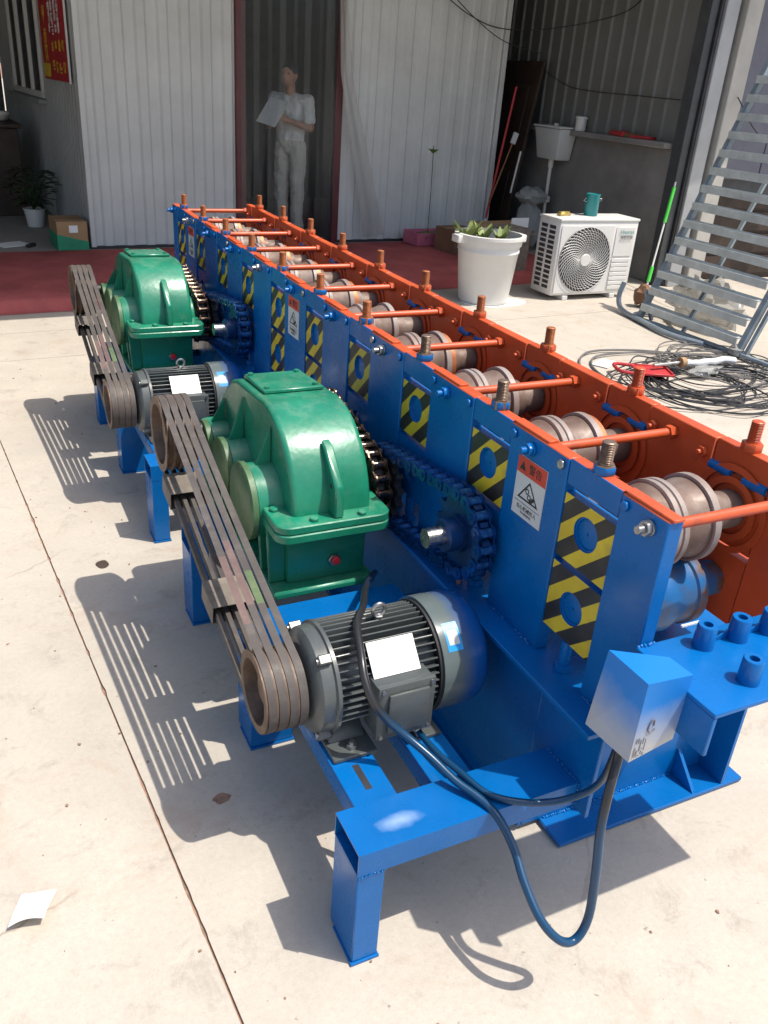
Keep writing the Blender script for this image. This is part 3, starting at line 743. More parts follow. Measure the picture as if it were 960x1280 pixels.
def crumple(m, c, r, n=14, k=9, amp=0.35, seed=0.0, flat=1.0):
    vs = []; fs = []
    for j in range(k + 1):
        t = pi * j / k
        for i in range(n):
            a = 2 * pi * i / n; d = Vector((sin(t) * cos(a), sin(t) * sin(a), cos(t) * flat))
            q = 1 + amp * mnoise.noise(d * 2.6 + Vector((seed, seed * 2, 0))) + amp * 0.5 * mnoise.noise(d * 6 + Vector((seed, 0, 3)))
            vs.append(Vector(c) + Vector((d.x * r[0], d.y * r[1], d.z * r[2])) * q)
    for j in range(k):
        for i in range(n): fs.append((j * n + i, j * n + (i + 1) % n, (j + 1) * n + (i + 1) % n, (j + 1) * n + i))
    m.add(vs, fs)
crumple(m, (5.05, 7.75, 0.62), (0.17, 0.2, 0.10), seed=2); crumple(m, (5.05, 7.75, 0.3), (0.14, 0.15, 0.3), seed=4)
tag(m.build('sack', 'facade_dark', smooth=30), 'crumpled grey sack standing under the cistern', 'sack')

gt = thing('gate_post', 'charcoal and grey steel gate posts standing right of the low wall', 'post', (5.5, 5.8, 0))
m = MB(); m.box(5.36, 5.45, 5.80, 5.94, 0.0, 3.5); m.build('post', 'postdark', gt, bevel=0.005)
m = MB(); m.box(5.452, 5.485, 5.77, 5.90, 0.0, 3.5); m.build('channel', 'dark', gt, bevel=0.004)
m = MB(); m.box(5.487, 5.65, 5.74, 5.90, 0.0, 3.5); m.build('post', 'postgrey', gt, bevel=0.006)
m = MB(); m.box(5.652, 5.70, 5.80, 5.90, 0.0, 3.5); m.build('channel', 'dark', gt, bevel=0.004)
gt2 = thing('gate_column', 'cream gate column between the grey post and slate panel', 'column', (5.8, 5.7, 0))
m = MB(); m.box(5.705, 5.90, 5.70, 5.88, 0.0, 3.5); m.build('shaft', 'postcream', gt2, bevel=0.008)
m = MB(); m.box(5.68, 5.925, 5.675, 5.905, 0.001, 0.05); m.build('base_plate', 'postgrey', gt2, bevel=0.004)
sg = thing('sheet_gate', 'slate grey sheet gate behind the metal staircase', 'gate', (7, 5.9, 0))
for k in range(5):
    m = MB(); m.box(5.93 + k * 0.62, 5.93 + k * 0.62 + 0.605, 5.86, 5.90, 1.05, 3.5); m.build('sheet', 'gatepanel', sg, bevel=0.005)
m = MB(); m.box(5.93, 9.05, 5.905, 5.95, 0.9, 3.5); m.build('frame', 'postdark', sg)
m = MB(); m.box(5.95, 9.3, 7.2, 7.3, 0, 1.6); m.box(5.62, 9.3, 9.7, 9.8, 0, 3.5); tag(m.build('store_wall', 'room', smooth=0), 'dark wall inside the store behind the staircase', 'wall')
sb = thing('dark_backing_crate', 'long dark wooden crate added to darken the store behind the staircase', 'crate', (7.2, 6.25, 0))
m = MB(); m.box(6.0, 8.6, 6.0, 6.5, 0.0, 0.98); m.build('body', 'wood_dark', sb, bevel=0.01)  # box added and enlarged so the store behind the treads stays dark
for k in range(4):
    m = MB(); m.box(5.99, 8.61, 5.975, 5.998, 0.06 + 0.23 * k, 0.25 + 0.23 * k); m.build('slat', 'wood_dark', sb)
br = thing('broom', 'pole with bright green grips leaning on the charcoal post', 'broom', (5.0, 5.45, 0))
A_, B_ = Vector((4.99, 5.50, 0.06)), Vector((5.33, 5.76, 1.02))
m = MB(); m.cyl(A_, B_, 0.009, n=8); m.build('pole', 'whiteplastic', br)
for t0, t1 in ((0.06, 0.20), (0.62, 0.95)):
    m = MB(); m.cyl(A_.lerp(B_, t0), A_.lerp(B_, t1), 0.018, n=10); m.build('grip', 'neon', br)

# ------------------------------------------------------------------ steel staircase lying against the gate
st = thing('steel_staircase', 'galvanised open tread steel staircase standing on the right', 'staircase', (4.2, 4.0, 0))
YA, YB = 4.62, 3.50
def sp(k): return (4.21 + 0.0555 * k, 0.15 + 0.1385 * k)
for yy in (YA, YB):
    m = MB(); m.cyl((4.15, yy, 0.02), (5.03, yy, 2.2), 0.032, n=4, rot=pi / 4); m.build('stringer', 'steelblue', st)
m = MB(); m.cyl((4.17, YB - 0.06, 0.02), (5.05, YB - 0.06, 2.2), 0.02, n=4, rot=pi / 4); m.build('stringer', 'steelblue', st)
for k in range(14):
    x, z = sp(k)
    m = MB(); m.box(x - 0.075, x + 0.03, YB + 0.02, YA - 0.01, z - 0.004, z + 0.004); m.box(x - 0.078, x - 0.07, YB + 0.02, YA - 0.01, z - 0.052, z + 0.006)
    m.box(x + 0.03, x + 0.036, YB + 0.02, YA - 0.01, z - 0.02, z + 0.004)
    m.build('tread', 'galv', st)
m = MB(); m.tube(spline([(4.42, 4.70, 0.03), (4.24, 4.74, 0.03), (4.12, 4.62, 0.03), (4.14, 4.3, 0.03), (4.17, 3.5, 0.03), (4.18, 2.6, 0.03)], 6), 0.02, 8); m.build('base_rail', 'steelblue', st)
m = MB(); m.cyl((4.16, 4.1, 0.03), (5.2, 4.35, 1.75), 0.02, n=4, rot=pi / 4); m.build('brace', 'steelblue', st)
m = MB(); m.cyl((4.20, 4.52, 0.03), (4.22, 4.68, 0.25), 0.018, n=4, rot=pi / 4); m.build('foot_strut', 'steelblue', st)
m = MB(); m.tube(spline([(4.24, 4.99, 0.25), (4.20, 4.98, 0.12), (4.16, 4.86, 0.035), (4.08, 4.5, 0.03), (4.02, 4.1, 0.03), (4.1, 3.8, 0.03)], 6), 0.022, 8)
tag(m.build('steel_pipe', 'steelblue'), 'bent dark steel pipe lying at the foot of the staircase', 'pipe')
m = MB(); crumple(m, (4.62, 4.35, 0.19), (0.16, 0.36, 0.20), 22, 14, 0.5, 1.7); tag(m.build('plastic_bag', 'bag', smooth=25), 'crumpled clear plastic bag under the staircase', 'bag')
m = MB(); crumple(m, (4.16, 3.53, 0.05), (0.05, 0.06, 0.045), 12, 8, 0.5, 3.3); tag(m.build('plastic_wrap', 'bag', smooth=25), 'small plastic wrap ball at the staircase foot', 'wrap')
m = MB(); crumple(m, (4.55, 5.05, 0.1), (0.09, 0.08, 0.10), 12, 8, 0.4, 6.3); tag(m.build('rag', 'card_dark', smooth=25), 'brown rag heap beside the air conditioner', 'rag')

# cables on the ground
def coil(c, rx, ry, n, r, seed, h=0.03):
    q = random.Random(seed); m = MB()
    for k in range(n):
        ax = rx * (0.45 + 0.75 * q.random()); ay = ry * (0.45 + 0.75 * q.random()); ph = q.random() * 6.28; cx, cy = c[0] + (q.random() - 0.5) * 0.34, c[1] + (q.random() - 0.5) * 0.26
        pts = []
        for i in range(14):
            a = 2 * pi * i / 14 + ph
            pts.append((cx + ax * cos(a) * (1 + 0.16 * q.random()), cy + ay * sin(a) * (1 + 0.16 * q.random()), 0.008 + h * q.random() * (k / n + 0.2)))
        m.tube(spline(pts, 4, True), r, 6, True)
    return m
tag(coil((3.42, 3.05), 0.55, 0.42, 19, 0.0052, 4).build('cable_coil', 'cable'), 'large tangled coil of black cable on the concrete by the staircase', 'cable')
tag(coil((3.86, 3.42), 0.42, 0.32, 11, 0.005, 9).build('cable_coil', 'cable_grey'), 'dusty grey cable coil touching the staircase foot', 'cable')
m = MB(); m.tube(spline([(2.75, 3.0, 0.01), (2.78, 3.45, 0.01), (2.95, 3.72, 0.02), (3.25, 3.78, 0.02), (3.6, 3.7, 0.02), (3.9, 3.5, 0.03)], 8), 0.008, 6)
m.tube(spline([(2.66, 3.05, 0.01), (2.72, 3.55, 0.01), (3.0, 3.85, 0.02), (3.4, 3.82, 0.02), (3.75, 3.62, 0.02)], 8), 0.008, 6)
tag(m.build('loose_cable', 'cable_grey'), 'loose grey cable looping out from the coils', 'cable')
dp = thing('dustpan', 'red plastic dustpan lying among the cables', 'dustpan', (3.04, 3.32, 0))
RD = Matrix.Rotation(-0.42, 4, 'Z')
m = MB(); m.box(-0.02, 0.22, -0.11, 0.11, 0.0, 0.008); m.box(-0.02, 0.22, -0.115, -0.105, 0.0, 0.016); m.box(-0.02, 0.22, 0.105, 0.115, 0.0, 0.016); m.box(0.21, 0.222, -0.11, 0.11, 0.0, 0.02); m.build('pan', 'red', dp, loc=(3.02, 3.32, 0.045), rot=RD, bevel=0.003)
m = MB(); m.tube(spline([(0.0, 0.1, 0.0), (-0.14, 0.09, 0.01), (-0.16, 0.0, 0.01), (-0.14, -0.09, 0.01), (0.0, -0.1, 0.0)], 6), 0.012, 8); m.build('handle', 'red', dp, loc=(3.02, 3.32, 0.05), rot=RD)
lt = thing('lamp_tube', 'white wrapped tube with a steel end lying across the cable coil', 'tube', (3.4, 3.28, 0))
m = MB(); m.tube([(3.38 + 0.05 * i, 3.285 + 0.01 * sin(i * 1.1), 0.075 + 0.006 * sin(i * 1.7)) for i in range(11)], [0.026 + 0.006 * mnoise.noise((i * 0.9, 0, 0)) for i in range(11)], 12); m.build('sleeve', 'labelwhite', lt, smooth=30)
m = MB(); m.cyl((3.12, 3.285, 0.085), (3.379, 3.285, 0.09), 0.014, n=10); m.build('shaft', 'steel', lt)
m = MB(); m.cyl((3.36, 3.285, 0.09), (3.40, 3.285, 0.09), 0.036, n=12); m.build('collar', 'card', lt)
m = MB(); crumple(m, (3.5, 3.18, 0.05), (0.13, 0.06, 0.035), 14, 8, 0.5, 8.1); tag(m.build('plastic_film', 'bag', smooth=25), 'crumpled clear film lying on the black cable coil', 'film')
m = MB(); m.box(-0.1, 0.1, -0.06, 0.06, 0, 0.006); tag(m.build('card_piece', 'paper', loc=(2.98, 3.62, 0.004), rot=Matrix.Rotation(0.5, 4, 'Z')), 'flat pale card piece on the concrete behind the dustpan', 'card')

# ------------------------------------------------------------------ air conditioner unit
AX, AY = 3.76, 5.41
ACR = Matrix.Rotation(radians(0.5), 4, 'Z')
ac = thing('air_conditioner', 'white outdoor air conditioner unit with a spiral fan grille', 'air conditioner', (AX + 0.45, AY + 0.16, 0))
AL = Vector((AX, AY, 0.015))
W_, D_, T_ = 0.90, 0.32, 0.70
def acb(m, name, mat, parent=ac, **k): return m.build(name, mat, parent, loc=AL, rot=ACR, **k)
m = MB(); m.box(0, W_, 0, D_, 0.03, T_ - 0.012); case = acb(m, 'casing', 'whiteplastic', bevel=0.012, seg=2)
m = MB(); m.box(-0.006, W_ + 0.006, -0.008, D_ + 0.004, T_ - 0.012, T_ + 0.012); acb(m, 'top_cover', 'whiteplastic', bevel=0.008, seg=2)
for x in (0.14, 0.70):
    m = MB(); m.box(x, x + 0.06, -0.01, D_ + 0.01, -0.014, 0.028); acb(m, 'foot', 'whiteplastic', bevel=0.004)
m = MB(); m.box(0.02, 0.62, -0.010, -0.001, 0.05, 0.655); acb(m, 'fan_surround', 'whiteplastic', bevel=0.003)
fx_, fz_, fr_ = 0.32, 0.352, 0.290
m = MB(); m.cyl((fx_, -0.0135, fz_), (fx_, -0.011, fz_), fr_, n=48); acb(m, 'fan_opening', 'dark')
m = MB()
for rr_ in [fr_ + 0.002] + [0.06 + 0.02 * k for k in range(11)]:
    m.tube([(fx_ + rr_ * cos(2 * pi * i / 40), -0.022, fz_ + rr_ * sin(2 * pi * i / 40)) for i in range(40)], 0.0016, 4, True)
for k in range(44):
    a0 = 2 * pi * k / 44; pts = []
    for j in range(9):
        t = j / 8; rr_ = 0.045 + (fr_ - 0.045) * t; a = a0 + 1.0 * t
        pts.append((fx_ + rr_ * cos(a), -0.024, fz_ + rr_ * sin(a)))
    m.tube(pts, 0.0022, 4)
gr = acb(m, 'fan_grille', 'whiteplastic')
m = MB(); m.cyl((fx_, -0.031, fz_), (fx_, -0.015, fz_), 0.055, n=32); acb(m, 'grille_hub', 'whiteplastic', bevel=0.004)
m = MB()
for k in range(5):
    a = 2 * pi * k / 5
    pts = [(0.05, -0.5), (0.25, -0.28), (0.25, 0.25), (0.05, 0.5)]
    vs = [(fx_ + r_ * cos(a + q), -0.0145, fz_ + r_ * sin(a + q)) for r_, q in pts]; m.add(vs, [(0, 1, 2, 3)])
acb(m, 'fan_blade', 'postdark', smooth=0)
for x0, z0 in ((0.03, 0.06), (0.52, 0.06), (0.03, 0.56), (0.52, 0.56)):
    pass
for k in range(7):
    m = MB(); m.box(0.648, 0.868, -0.008, -0.001, 0.07 + k * 0.042, 0.07 + k * 0.042 + 0.034); acb(m, 'louvre', 'whiteplastic', bevel=0.003)
m = MB(); m.box(0.648, 0.868, -0.006, -0.001, 0.375, 0.64); acb(m, 'service_panel', 'whiteplastic', bevel=0.003)
for txt, sz, zz, mt in (('Hisense', 0.052, 0.595, 'teal'), ('海信空调', 0.036, 0.545, 'ink')):
    me = text_mesh(txt, sz, mt); place('lettering', me, ac, loc=AL + Vector((0.77, -0.0085, zz)), rot=(ACR.to_3x3() @ Rx(pi / 2)))
for cidx, (y0, y1) in enumerate(((0.06, 0.15), (0.185, 0.275))):
    for k in range(13):
        z = 0.085 + k * 0.044
        m = MB(); m.box(-0.0025, -0.0005, y0, y1, z, z + 0.029); acb(m, 'vent_slot', 'dark')
# things standing on it
m = MB(); tc_ = AL + Vector((0.47, 0.20, T_ + 0.013))
tin = thing('tin_can', 'teal tin with wire loops standing on the air conditioner', 'tin', tc_)
m = MB(); m.lathe([(0, 0.06), (0.004, 0.063), (0.18, 0.063), (0.184, 0.065), (0.19, 0.065), (0.191, 0.058), (0.185, 0.056)], tc_, (0, 0, 1), 28); m.build('can', 'teal', tin)
for s_ in (-1, 1):
    m = MB(); m.tube(spline([tc_ + Vector((s_ * 0.06, 0, 0.14)), tc_ + Vector((s_ * 0.09, -0.01, 0.15)), tc_ + Vector((s_ * 0.10, 0.0, 0.13)), tc_ + Vector((s_ * 0.06, 0, 0.12))], 5), 0.003, 5); m.build('wire_loop', 'bolt', tin)
m = MB(); m.box(-0.07, 0.07, -0.025, 0.025, 0, 0.022); m.box(-0.06, 0.06, -0.02, 0.02, 0.022, 0.034); tag(m.build('brass_block', 'brass', loc=AL + Vector((0.16, 0.19, T_ + 0.013)), rot=Matrix.Rotation(0.2, 4, 'Z'), bevel=0.003), 'yellow brush block lying on the air conditioner beside the tin', 'block')

# ------------------------------------------------------------------ bucket with plants, boxes
bc = Vector((3.10, 5.52, 0.004))
bk = thing('plant_bucket', 'white plastic bucket planted with pale leaves in front of the cartons', 'bucket', bc)
m = MB(); m.lathe([(0, 0.21), (0.01, 0.222), (0.03, 0.225), (0.44, 0.268), (0.445, 0.274), (0.46, 0.274), (0.465, 0.270), (0.50, 0.274), (0.503, 0.286), (0.555, 0.292), (0.56, 0.312), (0.585, 0.312), (0.588, 0.28), (0.56, 0.272), (0.48, 0.266)], bc, (0, 0, 1), 44)
m.build('pail', 'whiteplastic', bk, smooth=50)
m = MB(); m.cyl(bc + Vector((0, 0, 0.47)), bc + Vector((0, 0, 0.49)), 0.268, n=32); m.build('soil', 'soil', bk)
for s_ in (-1, 1):
    c_ = bc + Vector((cos(0.0) * s_ * 0.312, 0, 0.545))
    m = MB(); m.box(-0.04, 0.04, -0.06, 0.06, -0.03, 0.035); m.build('handle_lug', 'whiteplastic', bk, loc=c_, bevel=0.012, seg=2)
m = MB(); r = random.Random(21)
for (px, py, nl, ln) in ((-0.20, 0.06, 13, 0.28), (-0.12, 0.12, 9, 0.24), (-0.03, 0.05, 13, 0.24), (0.15, 0.05, 11, 0.19)):
    for k in range(nl):
        a = 2 * pi * k / nl + r.random(); leaf(m, bc + Vector((px, py, 0.485)), (cos(a), sin(a), 1.6 + r.random()), ln * (0.6 + 0.6 * r.random()), 0.055, 0.15 + 0.3 * r.random())
m.build('leaves', 'leafpale', bk, smooth=60)
m = MB(); vs = []; n = 28
for i in range(n):
    a = 2 * pi * i / n; q = 0.31 + 0.07 * mnoise.noise((cos(a) * 1.5, sin(a) * 1.5, 4)); vs.append((bc.x + 0.06 + q * cos(a), bc.y - 0.05 + q * 0.75 * sin(a)))
m.prism(vs, 2, 0.0, 0.006); tag(m.build('paint_spill', 'whiteplastic'), 'dried white paint spill under the plant bucket', 'spill')
# brown cartons behind the bucket
cb = thing('open_carton', 'large brown carton with its flaps open behind the bucket', 'box', (3.95, 6.75, 0.074))
RC = Matrix.Rotation(radians(8), 4, 'Z'); L0 = (3.86, 6.75, 0.076)
m = MB(); m.box(0, 0.62, 0, 0.42, 0, 0.24); m.build('carton', 'card_dark', cb, loc=L0, rot=RC, bevel=0.004)
m = MB(); m.box(-0.02, 0.64, -0.10, 0.05, 0.0, 0.006); m.build('flap', 'card', cb, loc=Vector(L0) + Vector((0, 0, 0.27)), rot=RC.to_3x3() @ Rx(-0.18))
m = MB(); m.box(0.02, 0.66, 0.22, 0.40, 0.0, 0.006); m.build('flap', 'card', cb, loc=Vector(L0) + Vector((0, 0, 0.25)), rot=RC.to_3x3() @ Rx(0.25))
c2 = thing('carton', 'reddish brown closed carton between the pink tray and the bucket', 'box', (3.85, 7.25, 0.074))
m = MB(); m.box(0, 0.34, 0, 0.36, 0, 0.26); m.build('body', 'card_dark', c2, loc=(3.70, 7.12, 0.076), rot=RC, bevel=0.004)
m = MB(); m.box(-0.002, 0.342, 0.15, 0.21, 0.2605, 0.262); m.build('tape', 'card', c2, loc=(3.70, 7.12, 0.076), rot=RC)
c3 = thing('beige_carton', 'grey beige carton standing between the bucket and the air conditioner', 'box', (4.2, 6.3, 0.0))
m = MB(); m.box(0, 0.30, 0, 0.3, 0, 0.42); m.build('body', 'sleeve', c3, loc=(3.78, 6.25, 0.076), rot=RC, bevel=0.004)
m = MB(); m.box(0.01, 0.29, 0.13, 0.17, 0.4205, 0.422); m.build('tape', 'card', c3, loc=(3.78, 6.25, 0.076), rot=RC)
m = MB(); m.box(-0.12, 0.12, -0.003, 0.003, 0, 0.13); tag(m.build('paper_notice', 'paper', loc=(4.42, 7.0, 0.36), rot=Matrix.Rotation(0.1, 4, 'Z')), 'small white card standing on the open carton beside the office corner', 'card')
pk = thing('pink_tray', 'pink plastic tray full of green leaves below the office wall', 'tray', (3.72, 7.72, 0.088))
L1 = (3.50, 7.60, 0.09)
m = MB()
m.box(0, 0.50, 0, 0.30, 0, 0.01); m.box(0, 0.50, 0, 0.012, 0, 0.14); m.box(0, 0.50, 0.288, 0.30, 0, 0.14); m.box(0, 0.012, 0.012, 0.288, 0, 0.14); m.box(0.488, 0.50, 0.012, 0.288, 0, 0.14)
m.build('tray', 'pink', pk, loc=L1, rot=BR)
m = MB(); r = random.Random(5)
for k in range(46):
    a = r.random() * 6.28; leaf(m, Vector((3.62 + 0.36 * r.random(), 7.68 + 0.2 * r.random(), 0.19)), (cos(a), sin(a), 0.5 * r.random() + 0.15), 0.10 + 0.06 * r.random(), 0.09, 0.4)
m.build('leaves', 'leaf', pk, smooth=60)
m = MB(); m.tube(spline([(3.72, 7.78, 0.18), (3.725, 7.79, 0.6), (3.71, 7.79, 1.12)], 5), 0.005, 6); m.build('stalk', 'leafdark', pk)
m = MB()
for k in range(7):
    a = k * 0.9; leaf(m, Vector((3.71, 7.79, 1.04)), (cos(a), sin(a), 1.5), 0.12, 0.07, 0.5)
m.build('leaf_tip', 'leaf', pk, smooth=60)

# overhead wires
def wire(name, label, pts, r=0.006):
    m = MB(); m.tube(spline(pts, 8), r, 5); tag(m.build(name, 'cable'), label, 'wire')
wire('overhead_wire', 'upper black wire sagging across the top of the white wall', [bf(3.55, -0.12, 2.62), bf(4.0, -0.12, 2.40), bf(4.5, -0.1, 2.30), (5.0, 7.6, 2.34), (5.36, 7.0, 2.5), (5.36, 6.6, 2.75)])
wire('overhead_wire', 'lower black wire crossing from the white wall into the recess', [bf(3.70, -0.14, 2.60), bf(4.1, -0.14, 2.36), bf(4.55, -0.1, 2.18), (5.1, 8.0, 2.10)], 0.005)
wire('overhead_wire', 'thin wire strung across the ribbed wall above the ledge', [(5.36, 8.3, 1.95), (5.37, 7.8, 1.80), (5.37, 7.3, 1.76), (5.37, 6.6, 1.75), (5.37, 5.97, 1.74)], 0.005)
wire('overhead_wire', 'thin wire hanging from the gate column to the staircase', [(5.82, 5.69, 1.80), (5.6, 5.2, 1.55), (5.4, 4.8, 1.45), (5.3, 4.4, 1.32)], 0.006)

# ------------------------------------------------------------------ the roll forming machine
TOP, PIT, Y0, WX, TH, FZ = 1.0253, 0.4, 0.225, 0.428, 0.036, 0.52
LEN = 4.016; NS = 10
mc = thing('roll_forming_machine', 'long roll forming machine with blue outer walls and orange inner frame', 'machine', (0, 0, 0))

# base beams
def hbeam(m, x0, x1, y0, y1, z0, z1, web, tf=0.014, tw=0.012, along='y'):
    if along == 'y':
        m.box(x0, x1, y0, y1, z1 - tf, z1); m.box(x0, x1, y0, y1, z0, z0 + tf); m.box(web - tw / 2, web + tw / 2, y0, y1, z0 + tf, z1 - tf)
    else:
        m.box(x0, x1, y0, y1, z1 - tf, z1); m.box(x0, x1, y0, y1, z0, z0 + tf); m.box(x0, x1, web - tw / 2, web + tw / 2, z0 + tf, z1 - tf)
m = MB(); m.box(-0.070, 0.13, 0.012, LEN, 0.506, FZ); m.box(-0.026, -0.014, 0.012, 0.2275, 0.262, 0.506); m.box(-0.026, -0.014, 0.2276, LEN, 0.018, 0.506); m.box(-0.060, 0.10, 0.34, LEN, 0.004, 0.018); m.build('base_beam', 'blue', mc, bevel=0.002)
m = MB(); hbeam(m, 0.33, 0.53, 0.36, LEN, 0.004, FZ, 0.45); m.build('base_beam', 'blue', mc, bevel=0.002)
m = MB(); m.box(0.046, 0.686, 0.137, 0.33, 0.004, 0.018); m.box(0.131, 0.62, 0.137, 0.33, 0.506, FZ); m.box(-0.013, 0.62, 0.228, 0.240, 0.018, 0.505); m.build('end_beam', 'blue', mc, bevel=0.002)
for x in (0.505, 0.61):
    m = MB(); m.prism([(0.140, 0.0185), (0.227, 0.0185), (0.227, 0.505), (0.205 if x < 0.6 else 0.140, 0.505)] if x > 0.6 else [(0.140, 0.0185), (0.227, 0.0185), (0.227, 0.11)], 0, x - 0.005, x + 0.005); m.build('stiffener', 'blue', mc)
for yy in (1.35, 2.4, 3.5):
    m = MB(); m.box(-0.012, 0.443, yy, yy + 0.1, 0.25, 0.38); m.build('cross_beam', 'blue', mc)

# side walls: upright plates and cap bars
def upright_mesh(y0, y1, outer, z0=FZ):
    """outer: -1 left wall (outside faces -x), +1 right wall"""
    m = MB(); m.box(0, TH, y0, y1, z0, TOP)
    me = m.mesh('upright', ['blue', 'orange'], bevel=0.0025)
    for p in me.polygons:
        n = p.normal
        out = (n.x * outer > 0.5 or (n.y < -0.5 and y0 < 0.01)) if outer > 0 else not (n.x > 0.5 or n.z > 0.5)
        p.material_index = 0 if out else 1
    return me
wy = []   # upright spans
prev = 0.0
for k in range(NS):
    c = Y0 + PIT * k; wy.append((prev, c - 0.088)); prev = c + 0.087
wy.append((prev, LEN))
for (a, b) in wy:
    place('upright', upright_mesh(a, b, -1), mc, loc=(0, 0, 0))
    place('upright', upright_mesh(a, b, 1), mc, loc=(WX, 0, 0))
m = MB(); m.box(0.0015, TH - 0.001, -0.086, 0.085, 0.968, TOP + 0.0015); me_cap = m.mesh('cap_bar', ['blue', 'orange'], bevel=0.002)
for p in me_cap.polygons: p.material_index = 0 if p.normal.x < -0.5 else 1
m = MB(); m.box(0.003, TH - 0.002, -0.086, 0.085, 0.968, TOP + 0.0015); me_cap2 = m.mesh('cap_bar', ['blue', 'orange'], bevel=0.002)
for p in me_cap2.polygons: p.material_index = 0 if p.normal.x > 0.5 else 1
# bearing blocks with a bored face
def block_mesh(zc, z0, z1, mat, flip=False):
    m = MB(); r = 0.040; n = 40; yw = 0.0855
    def rect(a):
        c_, s_ = cos(a), sin(a); zz1, zz0 = z1 - zc, z0 - zc
        t = 1e9
        if abs(c_) > 1e-9: t = min(t, yw / abs(c_))
        if s_ > 1e-9: t = min(t, zz1 / s_)
        if s_ < -1e-9: t = min(t, zz0 / s_)
        return (c_ * t, s_ * t)
    angs = sorted([2 * pi * i / n for i in range(n)] + [atan2(zz, yy) % (2 * pi) for yy in (-yw, yw) for zz in (z0 - zc, z1 - zc)])
    k = len(angs); x0, x1, xd = (0.006, TH - 0.003, 0.016)
    if flip: x0, x1, xd = (TH - 0.006, 0.003, TH - 0.016)
    vs = []
    for a in angs: vs.append((x0,) + rect(a))
    for a in angs: vs.append((x0, r * cos(a), r * sin(a)))
    for a in angs: vs.append((xd, r * cos(a), r * sin(a)))
    for a in angs: vs.append((x1,) + rect(a))
    fs = []
    for i in range(k):
        j = (i + 1) % k
        fs += [(i, j, k + j, k + i), (k + i, k + j, 2 * k + j, 2 * k + i), (i, 3 * k + i, 3 * k + j, j)]
    fs.append(tuple(range(3 * k, 4 * k)))
    m.add(vs, fs); me = m.mesh('bearing_block', [mat, 'orange' if flip else 'blue'], smooth=30)
    for p in me.polygons: p.material_index = 0 if (p.normal.x < -0.9) != flip and p.area < 0.02 else 1
    return me
UZ, LZ = 0.881, 0.690
me_up = block_mesh(UZ, 0.792, 0.946, 'haz_up'); me_lo = block_mesh(LZ, 0.603, 0.776, 'haz_low'); me_lob = block_mesh(LZ, 0.603, 0.776, 'blue')
me_up2 = block_mesh(UZ, 0.792, 0.962, 'orange', True); me_lo2 = block_mesh(LZ, 0.603, 0.776, 'orange', True)
m = MB(); m.lathe([(0.018, 0.0395), (0.010, 0.0395), (0.010, 0.036), (0.015, 0.035), (0.013, 0.030), (0.013, 0.004), (0.016, 0.003)], (0, 0, 0), (1, 0, 0), 32); me_cover = m.mesh('bearing_cover', 'blue')
me_cover.flip_normals() if False else None
m = MB(); m.hexa((0, 0, 0), (-1, 0, 0), 0.012, 0.008); me_bolt = m.mesh('bolt', 'blue', bevel=0.0015)
m = MB(); m.hexa((0, 0, 0), (-1, 0, 0), 0.012, 0.008); me_bolts = m.mesh('bolt', 'bolt', bevel=0.0015)
m = MB(); m.cyl((0, 0, 0), (-0.006, 0, 0), 0.017, n=18); m.hexa((-0.006, 0, 0), (-1, 0, 0), 0.0165, 0.012); m.cyl((-0.018, 0, 0), (-0.034, 0, 0), 0.009, n=12); me_nut = m.mesh('rod_nut', 'bolt', bevel=0.001)
me_nutb = me_nut.copy(); me_nutb.materials.clear(); me_nutb.materials.append(M['blue'])
def stud_mesh(mat):
    m = MB(); m.hexa((0, 0, 0), (0, 0, 1), 0.0235, 0.020); prof = []
    m.cyl((0, 0, 0.02), (0, 0, 0.024), 0.015, n=14)
    z = 0.022; p = []
    while z < 0.068: p += [(z, 0.0122), (z + 0.0018, 0.0148)]; z += 0.0038
    p.append((z, 0.012)); m.lathe(p, (0, 0, 0), (0, 0, 1), 14)
    return m.mesh('adjusting_stud', mat, bevel=0.0, smooth=35)
M['oldbolt'] = paint('dull rusty steel', (0.22, 0.155, 0.115), 0.45, metal=0.6, var=0.35, scale=60)
me_stud = [stud_mesh('oldbolt'), stud_mesh('rollring'), stud_mesh('orange')]
m = MB(); m.hexa((0, 0, 0), (0, 0, 1), 0.025, 0.019); me_studnut = m.mesh('nut', 'blue', bevel=0.002)
m = MB(); m.hexa((0, 0, 0), (0, 0, 1), 0.025, 0.019); me_studnuto = m.mesh('nut', 'orange', bevel=0.002)
m = MB(); m.cyl((TH, 0, 0), (WX, 0, 0), 0.0115, n=14); m.hexa((WX - 0.022, 0, 0), (1, 0, 0), 0.018, 0.021); me_rod = m.mesh('tie_rod', 'orange', bevel=0.0)
m = MB(); m.hexa((0, 0, 0), (-1, 0, 0), 0.015, 0.012); m.cyl((-0.012, 0, 0), (-0.022, 0, 0), 0.007, n=10); me_bolto = m.mesh('bolt', 'orange', bevel=0.001)
m = MB(); m.cyl((0, -0.033, 0), (0, 0.033, 0), 0.0125, n=12); me_wedge = m.mesh('adjuster_pin', 'blue')
m = MB(); m.prism([(-0.07, 0.0), (0.06, 0.0), (0.075, 0.006), (-0.07, 0.006)], 0, 0.004, TH - 0.004); me_lip = m.mesh('shim', 'orange', bevel=0.001)
